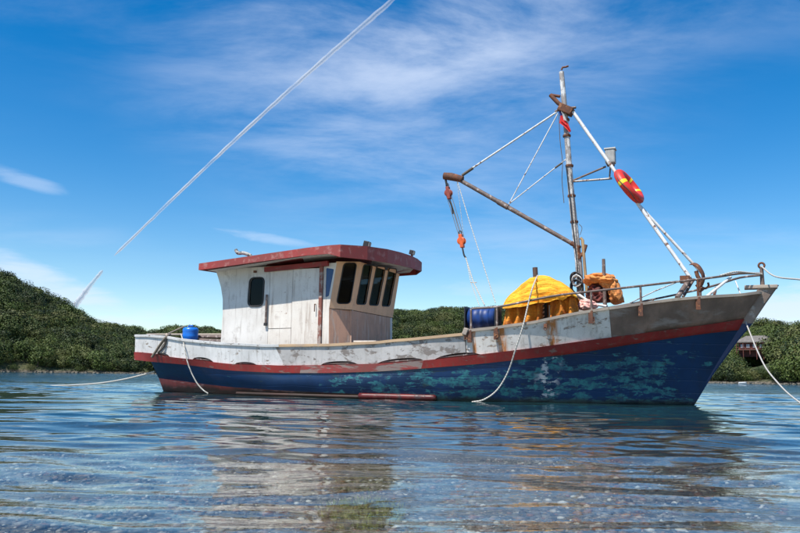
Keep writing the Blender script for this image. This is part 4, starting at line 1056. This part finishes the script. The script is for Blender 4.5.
# tackle: blocks and falls
def block(px, py, m, s, label):
    p = loc(px, py, -.06); e_ = empty('tackle_block', p, mast); e_['label'] = label
    e_.rotation_euler = (0, -.16, 0)
    for dy in (-.045, .045): MB().lathe([(0, -.008), (.085*s, -.006), (.09*s, 0), (.085*s, .006), (0, .008)], (0, dy*s, 0), Matrix.Rotation(R_(90), 3, 'X') , 16).build('cheek', m, e_, True)
    MB().lathe([(.0, -.03*s), (.07*s, -.03*s), (.05*s, 0), (.07*s, .03*s), (0, .03*s)], (0, 0, 0), Matrix.Rotation(R_(90), 3, 'X'), 16).build('sheave', RUST, e_, True)
    MB().box((0, 0, 0), (.08*s, .115*s, .30*s)).build('strap', m, e_, bevel=.012)
    MB().tube([Vector((.035*math.cos(a), 0, .19*s+.045*math.sin(a))) for a in np.linspace(0, 6.283, 13)[:-1]], .012, 6, closed=True).build('shackle', BLACK, e_, True)
block(448.5, 193, REDBLK, 1.05, 'dark red upper tackle block'); block(461.5, 241, ORANGE, 1.1, 'orange lower tackle block')
MB().tube([loc(445.5, 179, -.06), loc(447, 186, -.06)], .03, 6).build('hanging_shackle', BLACK, mast, True)
for a, b in (((446.5, 196), (459, 236)), ((449.5, 197), (461.5, 235)), ((451, 194), (464, 237)), ((447.5, 190), (461, 238))):
    stay('tackle_fall', [loc(*a, -.08), loc(*b, -.05)], .008, ROPEB)
stay('tackle_fall', catmull([loc(449, 200, -.1), loc(451.5, 206, -.1), loc(453, 214, -.1)], 3), .018, BLACK)
stay('tackle_hook', catmull([loc(462.5, 248, -.1), loc(464, 255, -.12), loc(466, 258, -.12)], 3), .022, BLACK)
stay('tackle_fall', [loc(465.5, 257, -.12), loc(473, 281, -.5), loc(484.5, 305, -1.2)], .014, ROPEW)
stay('tackle_fall', [loc(466, 258, -.12), loc(471, 283, -.5), loc(479.5, 306, -1.2)], .008, ROPEW)
stay('tackle_fall', [loc(470.5, 282.5, -.5), loc(476.5, 282.5, -.5)], .012, ROPEW)
stay('tackle_fall', [loc(457, 180, -.06), loc(469, 220, -.4), loc(495.5, 303, -1.3)], .010, ROPEW)
stay('tackle_fall', [loc(457, 181, -.06), loc(463, 230, -.1)], .006, ROPEW)

# ------------------------------------------------------------------ bow rail
rail = empty('bow_rail', (0, 0, 0), boat)
def yr(x): return -(bS(x)-.07)
def onrail(px, py):
    y = -1.5
    for _ in range(30): p = loc(px, py, y); y = .5*y+.5*yr(p.x)
    return loc(px, py, y)
top_n = [onrail(*p) for p in ((472, 308.5), (500, 306.5), (530, 300.5), (560, 295), (600, 290.5), (640, 286), (670, 282.5), (697, 279.5), (720, 276.5))]
end = loc(762, 273.5, 0); p2 = loc(740, 273.5, -.35)
MB().tube(catmull(top_n+[p2, end], 3), .023, 8).build('top_rail', DARKPIPE, rail, True)
top_f = [Vector((p.x, -p.y, p.z)) for p in top_n[2:]]
MB().tube(catmull(top_f+[Vector((p2.x, .35, p2.z)), end+Vector((0, .02, -.03))], 3), .023, 8).build('top_rail', DARKPIPE, rail, True)
for px, py0, py1, sg in ((471, 308.5, 332, -1), (497, 306.5, 329, -1), (591, 291.5, 313, -1), (640.5, 286, 305, -1), (697.5, 279.5, 300, -1), (560, 295, 318, 1), (640, 286, 305, 1), (697, 279.5, 300, 1)):
    a = onrail(px, py0); b = onrail(px, py1); b = Vector((a.x, yr(a.x), zS(a.x)+.02))
    if sg > 0: a, b = Vector((a.x, -a.y, a.z)), Vector((b.x, -b.y, b.z))
    MB().tube([a, b], .024, 8).build('stanchion', DARKPIPE if px != 697.5 else RUST, rail, True)
    if sg < 0:
        o_ = bS(b.x)+.012
        MB().box((b.x, -o_-.01, b.z-.14), (.09, .03, .26)).build('stanchion_foot', RUST, rail, bevel=.006)
MB().tube([loc(761.5, 267, 0), loc(763, 295, 0)], [.035, .05], 8).build('stem_post', DARKPIPE, rail, True)
MB().tube([loc(761.5, 265.5, 0)+Vector((.055*math.cos(a), 0, .055*math.sin(a))) for a in np.linspace(0, 6.283, 15)[:-1]], .022, 6, closed=True).build('fairlead_ring', RUST, rail, True)
stp = [(onrail(677, 298), loc(690, 278.5, -.55), .05, DARKPIPE), (loc(683, 297, -.5), loc(694, 279, -.3), .03, DARKPIPE),
       (onrail(706, 297), loc(731, 277, -.5), .028, WHITETUBE), (loc(741, 295.5, -.3), loc(735.5, 281, -.2), .014, WHITETUBE), (loc(714, 296, -.6), loc(716, 288, .2), .03, RUST)]
for a, b, r, m in stp: MB().tube([a, b], r, 8).build('rail_brace', m, rail, True)
MB().tube([loc(630, 303, -.7), loc(655, 291, -.2), loc(690, 277, -.5)], .012, 6).build('rail_brace', GALV, rail, True)
MB().box(loc(685, 279.5, -.6), (.20, .10, .16)).build('rail_bracket', RUST, rail, bevel=.015)
# uprights standing on deck
MB().tube([loc(535, 267.5, -1.0), loc(537, 300, -1.0), loc(537, 330, -1.0)], .055, 10).build('deck_post', DKWOOD, boat, True)
MB().tube([loc(603.5, 259, -.7), loc(605, 306, -.7)], [.035, .045], 8).build('deck_post', DARKPIPE, boat, True)
MB().tube([loc(544.5, 303, -1.25), loc(545, 328, -1.25)], .06, 10).build('deck_post', BLACK, boat, True)
MB().tube([loc(549.5, 305, -1.3), loc(550, 328, -1.3)], .02, 8).build('deck_post', WHITETUBE, boat, True)
# stern rails
MB().tube([loc(147, 334.5, 1.0), loc(222, 334.5, 1.3)], .03, 8).build('stern_rail', TIMBER, boat, True)
MB().tube([loc(166, 334.5, -.2), loc(184, 326.5, .6)], .018, 6).build('stern_pole', TIMBER, boat, True)
MB().tube([loc(166.5, 334, -1.3), loc(168, 340, -1.45)], .03, 8).build('mooring_bitt', TIMBER, boat, True)
MB().tube([loc(194, 336.5, -.6), loc(223, 337, -.6)], .045, 8).build('stern_rail', DARKPIPE, boat, True)
MB().tube([loc(194, 340, -.8), loc(223, 341.5, -.8)], .05, 8).build('stern_rail', DARKPIPE, boat, True)
# bolt heads and fittings on the bulwark
for px, py in ((466, 336), (497, 334), (545.5, 326), (593, 319)):
    p = loc(px, py, -2); x = p.x; y = -(bS(x)+.012); p = loc(px, py, y)
    MB().box(p, (.07, .03, .09)).build('eye_plate', RUST, boat, bevel=.008)
    MB().tube([p+Vector((.03*math.cos(a), -.03, -.05+.03*math.sin(a))) for a in np.linspace(0, 6.283, 11)[:-1]], .009, 5, closed=True).build('ring_bolt', RUST, boat, True)
MB().box(loc(466, 331.5, -2.16), (.10, .16, .14), Matrix.Rotation(.4, 3, 'Y')).build('rail_chock', TIMBER, boat, bevel=.015)
# light board lying on cap rail by the wheelhouse front
MB().box(loc(367, 341.5, -1.9), (.55, .25, .03)).build('cap_board', CREAM, boat, bevel=.004)
# winch drum at the mast foot and hatch
MB().lathe([(.0, -.3), (.26, -.3), (.26, -.27), (.14, -.24), (.14, .24), (.26, .27), (.26, .3), (0, .3)], (-2.0, -.2, 1.75), Matrix.Rotation(R_(90), 3, 'X'), 20).build('winch_drum', RUST, boat, True)
MB().box((-2.0, -.2, 1.35), (.5, .7, .5)).build('winch_base', DKWOOD, boat, bevel=.02)
MB().box((-5.2, 0, .95), (1.6, 1.6, .35)).build('hatch_coaming', GREYWH, boat, bevel=.02)

# ================================================================== THINGS ABOARD
# net heap draped over the rail
def heap_top():
    mb = MB(); rows = []
    nu, nv = 90, 46
    edge = [(502.5, 307.5), (520, 306), (540, 303.5), (556, 299), (568, 295.5), (577, 297)]
    crest = [(503, 306), (506, 300), (513, 292), (521, 284), (530, 278.5), (540, 276), (550, 277), (560, 281), (569, 287.5), (577, 296)]
    def cur(tab, u):
        k = u*(len(tab)-1); i = min(int(k), len(tab)-2); f = k-i; return tab[i][0]*(1-f)+tab[i+1][0]*f, tab[i][1]*(1-f)+tab[i+1][1]*f
    for j in range(nv+1):
        v = j/nv; row = []
        for i in range(nu+1):
            u = i/nu; cpt = cur(crest, u); ept = cur(edge, u)
            # v 0 = near lower edge on the rail, v .55 = crest, v 1 = far lower edge
            ye, yc = -1.78, -1.25
            E_ = loc(ept[0], ept[1], ye); K = loc(cpt[0], cpt[1], yc)
            s_ = math.sin(math.pi*u)**.6
            if v < .55:
                w_ = v/.55; p = E_.lerp(K, w_); bul = math.sin(w_*math.pi)*.17*s_; p.y -= bul; p.z += bul*.55*w_
            else:
                w_ = (v-.55)/.45; Fa = Vector((K.x, -.45, E_.z-.1)); p = K.lerp(Fa, w_); p.z += math.sin(w_*math.pi)*.12*s_
            ph = v*(21-9*u)+u*3.0+1.3*noise.noise(Vector((u*2.1, v*2.0, 2)))
            fold = (abs(math.sin(ph*math.pi*.5))**.7-.6)*.10*s_ + .05*noise.noise(Vector((u*5, v*8, 5)))*s_+.012*noise.noise(Vector((u*12, v*40, 5)))
            p += Vector((0, -.75, .55))*fold; p.z += .05*s_*noise.noise(Vector((u*6, 3, 1)))
            row.append(p)
        rows.append(row)
    mb.sheet(rows, lambda i, j, p: Vector((0, .0, -.02)))
    return mb
def heap_skirt(x0, x1, seed):
    mb = MB(); rows = []; n = 60
    for j in range(20):
        v = j/19; row = []
        for i in range(n+1):
            u = i/n; px = x0+(x1-x0)*u; tp = interp(px, [(500, 307), (540, 303), (577, 295)]); bt = interp(px, [(500, 327.5), (540, 323.5), (578, 315)])
            a = loc(px, tp-3, -1.62); b = loc(px, bt+3, -1.66); p = a.lerp(b, v)
            if x0 < 520 and u < .12: p.x += 0.0
            fo_ = .07*math.sin(u*46*(x1-x0)/75+seed+2.0*noise.noise(Vector((u*3, v*1.5, seed))))+.05*noise.noise(Vector((u*6+v*2, v*3, seed)))
            e_ = min(u, 1-u)
            p.y += fo_+.35*max(0, .10-e_)*5*(.5 if 1 else 0)
            # rounded outline at the outer ends
            out_ = (1-math.sin(min(1, v*1.2)*math.pi*.5))*.10
            if x0 < 520 and u < .3: p.x += out_*(1-u/.3)
            if x1 > 560 and u > .7: p.x -= out_*((u-.7)/.3)
            row.append(p)
        rows.append(row)
    return mb.sheet(rows, lambda i, j, p: Vector((0, .05, 0)))
nb = Vector(loc(540, 322, -1.3)); hp = empty('net_heap', nb)
tag(hp, 'big yellow-orange net heap draped over the rail forward of the blue drum', 'fishing net')
heap_top().build('top_layer', YELLOW, hp, True, nb)
heap_skirt(501.5, 541, 1).build('hanging_fold', YELLOWSHADE, hp, True, nb); heap_skirt(549.5, 577.5, 4).build('hanging_fold', YELLOWSHADE, hp, True, nb)
mb = MB(); rows = []
for j in range(15):
    v = j/14; row = []
    for i in range(31):
        a = i/30*math.pi; row.append(Vector((loc(540, 300, -1).x-.72*math.cos(a), -.75+.5*math.sin(a*1.0)*(v*.6), 2.25-v*.9))+Vector((0, .08*noise.noise(Vector((i*.4, j*.2, 1))), 0)))
    rows.append(row)
mb.sheet(rows, lambda i, j, p: Vector((0, .03, 0))).build('rear_fold', YELLOWSHADE, hp, True, nb)
# coil of striped white/orange line in the gap
mb = MB(); cpt = loc(541, 312, -1.45)
for q in range(5):
    mb2 = [cpt+Vector((.05*math.cos(a), .03, -.17+q*.085+.02*math.sin(a*2))) + Vector((0, .04*math.sin(a), 0)) for a in np.linspace(0, 6.283, 13)[:-1]]
    mb.tube(mb2, .018, 6, closed=True)
o = boat_thing('rope_coil', mb, plain('white_orange_rope', (.7, .45, .3), .8, 0, .9, 12, (.75, .2, .02)), cpt); tag(o, 'small white and orange line coiled in the gap of the yellow net heap', 'rope')

def blob(name, m, c, size, seed, amp=.25, sub=5, flat=0, fr_=2.4):
    bm = bmesh.new(); bmesh.ops.create_icosphere(bm, subdivisions=sub, radius=1); vs = []
    for v in bm.verts:
        d = v.co.copy(); n_ = noise.fractal(d*1.1+Vector((seed, 0, 0)), 1, 2, 2); rd = 1-abs(noise.noise(d*fr_+Vector((0, seed, 0))))*2
        rd2 = 1-abs(noise.noise(d*fr_*2.3+Vector((seed, seed, 0))))*2
        k = 1+amp*n_+amp*.5*rd+amp*.08*rd2
        p = Vector((d.x*size[0]*k, d.y*size[1]*k, d.z*size[2]*k)); p.z = max(p.z, -size[2]*.85); vs.append(p)
    fs = [tuple(x.index for x in f.verts) for f in bm.faces]; bm.free(); return vs, fs
# brown oilskin heap: a crumpled sheet over a bundle
cb = loc(604, 290, -.45)
bh = empty('tarpaulin_bundle', cb-Vector((0, 0, .35))); tag(bh, 'crumpled orange-brown tarpaulin bundle just forward of the mast', 'tarpaulin')
base = cb-Vector((0, 0, .35))
def addblob(name, m, px, py, y, size, seed, amp=.25, rot=0, fr_=1.7):
    c = loc(px, py, y); vs, fs = blob(name, m, None, size, seed, amp, fr_=fr_); q = Matrix.Rotation(rot, 3, 'Y')
    return MB().add([q @ v+c for v in vs], fs).build(name, m, bh, True, base)
addblob('top_fold', BROWNC, 601, 279.5, -.45, (.30, .36, .13), 3.3, .38, .05, 2.2)
addblob('side_fold', BROWNC, 615, 293, -.45, (.13, .34, .27), 8.1, .34, -.28, 2.0)
addblob('side_fold', BROWNC, 590, 281, -.45, (.10, .28, .13), 1.1, .4, .5)
addblob('inner_net', REDNET, 600, 294, -.35, (.24, .30, .22), 5.5, .5, 0, 3.5)
addblob('upper_fold', BROWNC, 608, 285, -.62, (.17, .12, .12), 6.2, .45, .7, 2.6)
# pink nylon lump on the rail
c = loc(586, 305.5, -.95); vs, fs = blob('x', None, None, (.19, .2, .12), 2.2, .35)
o = boat_thing('cloth_bundle', MB().add([v+c for v in vs], fs), PINK, c-Vector((0, 0, .1))); tag(o, 'small pink and white cloth lump at the mast foot behind the bulwark', 'cloth')
# cable coils at the mast foot
for q, (px, py, s, m, lab) in enumerate(((576.5, 279, .13, BLACK, 'black cable coil hung on the lower mast, upper one'), (577, 287, .14, BLACK, 'black cable coil hung on the lower mast, lower one'), (577.5, 281, .11, COILW, 'white cable coil hung among black ones on the lower mast'))):
    c = loc(px, py, -.14); mb = MB()
    for k_ in range(4):
        jit = .02*k_; mb.tube([c+Vector((s*(.75+.08*k_)*math.cos(a), -.02*k_+.02*math.sin(3*a+k_), s*(1+.06*k_)*math.sin(a)+.012*math.sin(2*a+k_))) for a in np.linspace(0, 6.283, 25)[:-1]], .012, 6, closed=True)
    o = boat_thing('cable_coil', mb, m, c-Vector((0, 0, s))); tag(o, lab, 'cable', 'cable coils at the mast foot')
# white hose drooping forward from the mast foot
p_ = catmull([loc(578, 294, -.3), loc(586, 299.5, -.5), loc(595, 304, -.7), loc(607, 306.5, -.9)], 5)
o = boat_thing('hose', MB().tube(p_, .03, 8), COILW, p_[-1]); tag(o, 'white hose drooping from the mast foot to the bulwark', 'hose')

# blue lying drum amidships
c = loc(483, 318, -1.3); q = Matrix.Rotation(R_(90), 3, 'Y'); ax = Vector((1, 0, 0))
prof = [(0, -.31), (.19, -.31), (.22, -.29), (.225, -.2), (.24, -.18), (.225, -.16), (.228, -.05), (.245, -.03), (.245, .03), (.228, .05), (.225, .16), (.24, .18), (.225, .2), (.22, .29), (.19, .31), (0, .31)]
dm = empty('blue_drum', c-Vector((0, 0, .24))); tag(dm, 'dark blue plastic drum lying on its side under the rail between wheelhouse and nets', 'drum'); bs_ = c-Vector((0, 0, .24))
MB().lathe(prof, c, q, 30).build('drum_body', BLUETARP, dm, True, bs_)
for dx in (-.34, .34): MB().box(c+Vector((dx, 0, -.01)), (.03, .50, .50)).build('cradle_plate', BLACK, dm, False, bs_, bevel=.01)
MB().lathe([(0, 0), (.03, 0), (.03, .02), (0, .02)], c+Vector((.31, -.1, .08)), q, 12).build('bung', BLACK, dm, True, bs_)
# blue canister at the stern
c = loc(190, 341.5, -.9); zt_ = loc(190, 327.5, -.9).z; hh = zt_-c.z
cn = empty('blue_canister', c); tag(cn, 'bright blue plastic canister standing at the stern behind the white bulwark', 'canister')
w_ = .20
MB().lathe([(0, 0), (w_*.9, 0), (w_, .03), (w_, hh*.3), (w_*1.03, hh*.36), (w_, hh*.42), (w_, hh*.72), (w_*1.03, hh*.78), (w_*.98, hh*.9), (w_*.8, hh), (0, hh)], (0, 0, 0), None, 26).build('canister_body', BLUEPL, cn, True)
MB().tube([Vector((-.07, 0, hh-.01)), Vector((-.06, 0, hh+.05)), Vector((.06, 0, hh+.05)), Vector((.07, 0, hh-.01))], .014, 6).build('handle', BLUEPL, cn, True)
MB().lathe([(0, 0), (.035, 0), (.035, .035), (0, .035)], (.08, -.05, hh-.01), None, 12).build('screw_cap', BLACK, cn, True)

# life ring lashed to the forestay
c = loc(629, 186.5, -.32); tl = (loc(642, 204, -.32)-loc(616, 169, -.32)).normalized()
nrm = (tl.cross(Vector((0, 1, 0))).normalized()*1.0+Vector((0, -1, 0))*.2).normalized(); side = nrm.cross(tl).normalized()
lr = empty('life_ring', c); tag(lr, 'red life ring with yellow bands lashed edge-on to the forestay', 'life ring')
def torus_part(a0, a1, rr_, m, name, R0=.345, k=1.0):
    n = max(6, int((a1-a0)/.12)); rows = []
    for i in range(n+1):
        a = a0+(a1-a0)*i/n; d = tl*math.cos(a)+side*math.sin(a); rows.append([d*R0+(d*math.cos(b)*1.05+nrm*math.sin(b)*.95)*rr_ for b in np.linspace(0, 2*math.pi, 17)])
    return MB().grid(rows).build(name, m, lr, True)
qs = [R_(x) for x in (70, 110, 160, 200, 250, 290, 340, 380)]
torus_part(0, 2*math.pi, .108, RINGRED, 'ring_body')
for a in (62, 122, 262): torus_part(R_(a-6), R_(a+6), .1115, RINGYEL, 'reflective_band')
MB().tube([tl*math.cos(a)*.45+side*math.sin(a)*.465+nrm*.02*math.sin(4*a) for a in np.linspace(0, 6.283, 41)[:-1]], .009, 6, closed=True).build('grab_line', ROPED, lr, True)

# Chilean flag, hanging furled from the masthead fitting
fl = empty('flag', loc(564, 115, -.1)); tag(fl, 'small furled red white and blue flag hanging from the masthead', 'flag'); fb = loc(564, 115, -.1)
def flagpart(name, m, pts):
    rows = []
    for (ax_, ay), (bx, by) in pts:
        A_, B_ = loc(ax_, ay, -.12), loc(bx, by, -.10); rows.append([A_.lerp(B_, k_/6)+Vector((0, .03*math.sin(k_*1.7+ax_), 0)) for k_ in range(7)])
    MB().sheet(rows, lambda i, j, p: Vector((0, .006, 0))).build(name, m, fl, True, fb)
flagpart('blue_canton', plain('flag_blue', (.02, .06, .30), .8), [((558.5, 111.5), (560.5, 111)), ((560, 116), (562.5, 115))])
flagpart('white_stripe', plain('flag_white', (.75, .75, .75), .8), [((560.5, 111), (563, 111.5)), ((562.5, 115), (565, 116)), ((564, 120.5), (566.8, 121))])
flagpart('red_stripe', plain('flag_red', (.65, .03, .03), .8), [((560, 116), (562.5, 115.2)), ((559.5, 123), (565, 120.6)), ((564, 126.5), (568, 123.5)), ((569.8, 132.5), (571, 131))])

# anchor hooked on the bow rail
an = empty('anchor', loc(700, 280, -.7)); tag(an, 'rusty iron anchor with curved fluke hooked over the bow rail', 'anchor'); ab = loc(700, 280, -.7)
yy0 = -.72
rows = []; cr = [(690.5, 264), (694, 263.8), (698, 266), (701, 270), (703.2, 275), (703.5, 281), (701.5, 286.5)]; wd = [.02, .05, .09, .11, .10, .08, .05]
pc_ = [loc(a, b, yy0) for a, b in cr]
rows = [[p+Vector((0, -w_, 0)), p+Vector((.03, 0, .02)), p+Vector((0, w_, 0))] for p, w_ in zip(catmull(pc_, 3), np.interp(np.linspace(0, 6, 19), range(7), wd))]
MB().sheet(rows, lambda i, j, p: Vector((-.035, 0, -.02))).build('fluke', RUST, an, True, ab)
MB().tube([loc(702, 283, yy0), loc(697.5, 276, yy0), loc(696, 271, yy0)], .04, 8).build('shank', RUST, an, True, ab)
MB().tube(catmull([loc(700, 286, yy0), loc(705, 288.5, yy0), loc(708.5, 286, yy0), loc(708, 282.5, yy0)], 4), .022, 8).build('hook', RUST, an, True, ab)
MB().tube([loc(697, 284, yy0), loc(703, 290.5, yy0)], .05, 8).build('stock', RUST, an, True, ab)
MB().tube([loc(700.5, 280, yy0), loc(700, 292, yy0-.02)], .03, 8).build('arm', RUST, an, True, ab)

# ------------------------------------------------------------------ ropes
def rope(name, pts, r, m, label, per=8):
    P_ = catmull(pts, per); o = boat_thing(name, MB().tube(P_, r, 7), m, P_[0]); tag(o, label, 'rope'); return o
def outside(px, py, b=bS, off=.03):
    y = -1.8
    for _ in range(30): p = loc(px, py, y); y = .5*y-.5*(b(p.x)+off)
    return loc(px, py, y)
rope('rope', [loc(537.5, 275.5, -1.15), loc(536, 279, -1.62), loc(532.5, 288, -2.02), loc(528.5, 303, -2.05), outside(523, 326, bS, .09), outside(516, 348, bS, .06), outside(508, 372, bB, .10), outside(497, 390, bB, .05), outside(484, 399.5, bB, .05), outside(472, 402, bB, .03)], .016, ROPEW, 'pale rope running from the net heap down over the rail to the waterline')
rope('rope', [loc(181, 334, -1.0), loc(182.5, 339, -1.5), outside(184, 345, bS, .05), outside(187.5, 362, bS, .06), outside(194, 378, bB, .08), outside(201, 388, bB, .02), outside(208, 393.5, bB, -.05)], .016, ROPEW, 'pale rope hanging over the white stern bulwark below the blue canister')
rope('rope', [loc(170, 334.5, -1.2), outside(166.5, 336.5), outside(160, 345), outside(156, 351, bS, .04), outside(152, 357, bS, .06)], .035, ROPEB, 'thick brown lashing slung over the stern corner of the bulwark')
rope('rope', [outside(166.5, 337), outside(164, 346), outside(158, 352.5, bS, .05)], .028, ROPED, 'dark second turn of the lashing at the stern corner', 6)
rope('rope', [loc(154.5, 371.5, -.9), loc(140, 375.5, -.6), loc(120, 380, 0), loc(95, 383.5, .9), loc(60, 385.5, 2.5), loc(0, 386.5, 6)], .022, ROPEW, 'pale mooring line leading left from the stern down to the water')
rope('rope', [loc(761.5, 266.5, 0), loc(775, 276.3, -1.2), loc(800, 279.5, -2.9), loc(840, 284, -5)], .016, ROPEW, 'thin pale line from the stem post ring leading out to the right')
rope('chain', [loc(744, 318, .05), loc(750, 333, -.4), loc(757, 350, -1.0), loc(766, 368, -1.7), loc(778, 383, -2.3), loc(790, 395, -2.8), loc(806, 407, -3.2)], .014, plain('grey_mooring_rope', (.42, .40, .37), .8, 0, .4, 30), 'grey mooring rope sagging from the bow under the stem into the water at right')
# line wrapped along the bow rail
rope('rope', [loc(762, 274, -.05), loc(748, 272.6, -.3), loc(735, 271.8, -.55), onrail(720, 275.5)], .018, ROPEW, 'pale line lying along the forward end of the bow rail')
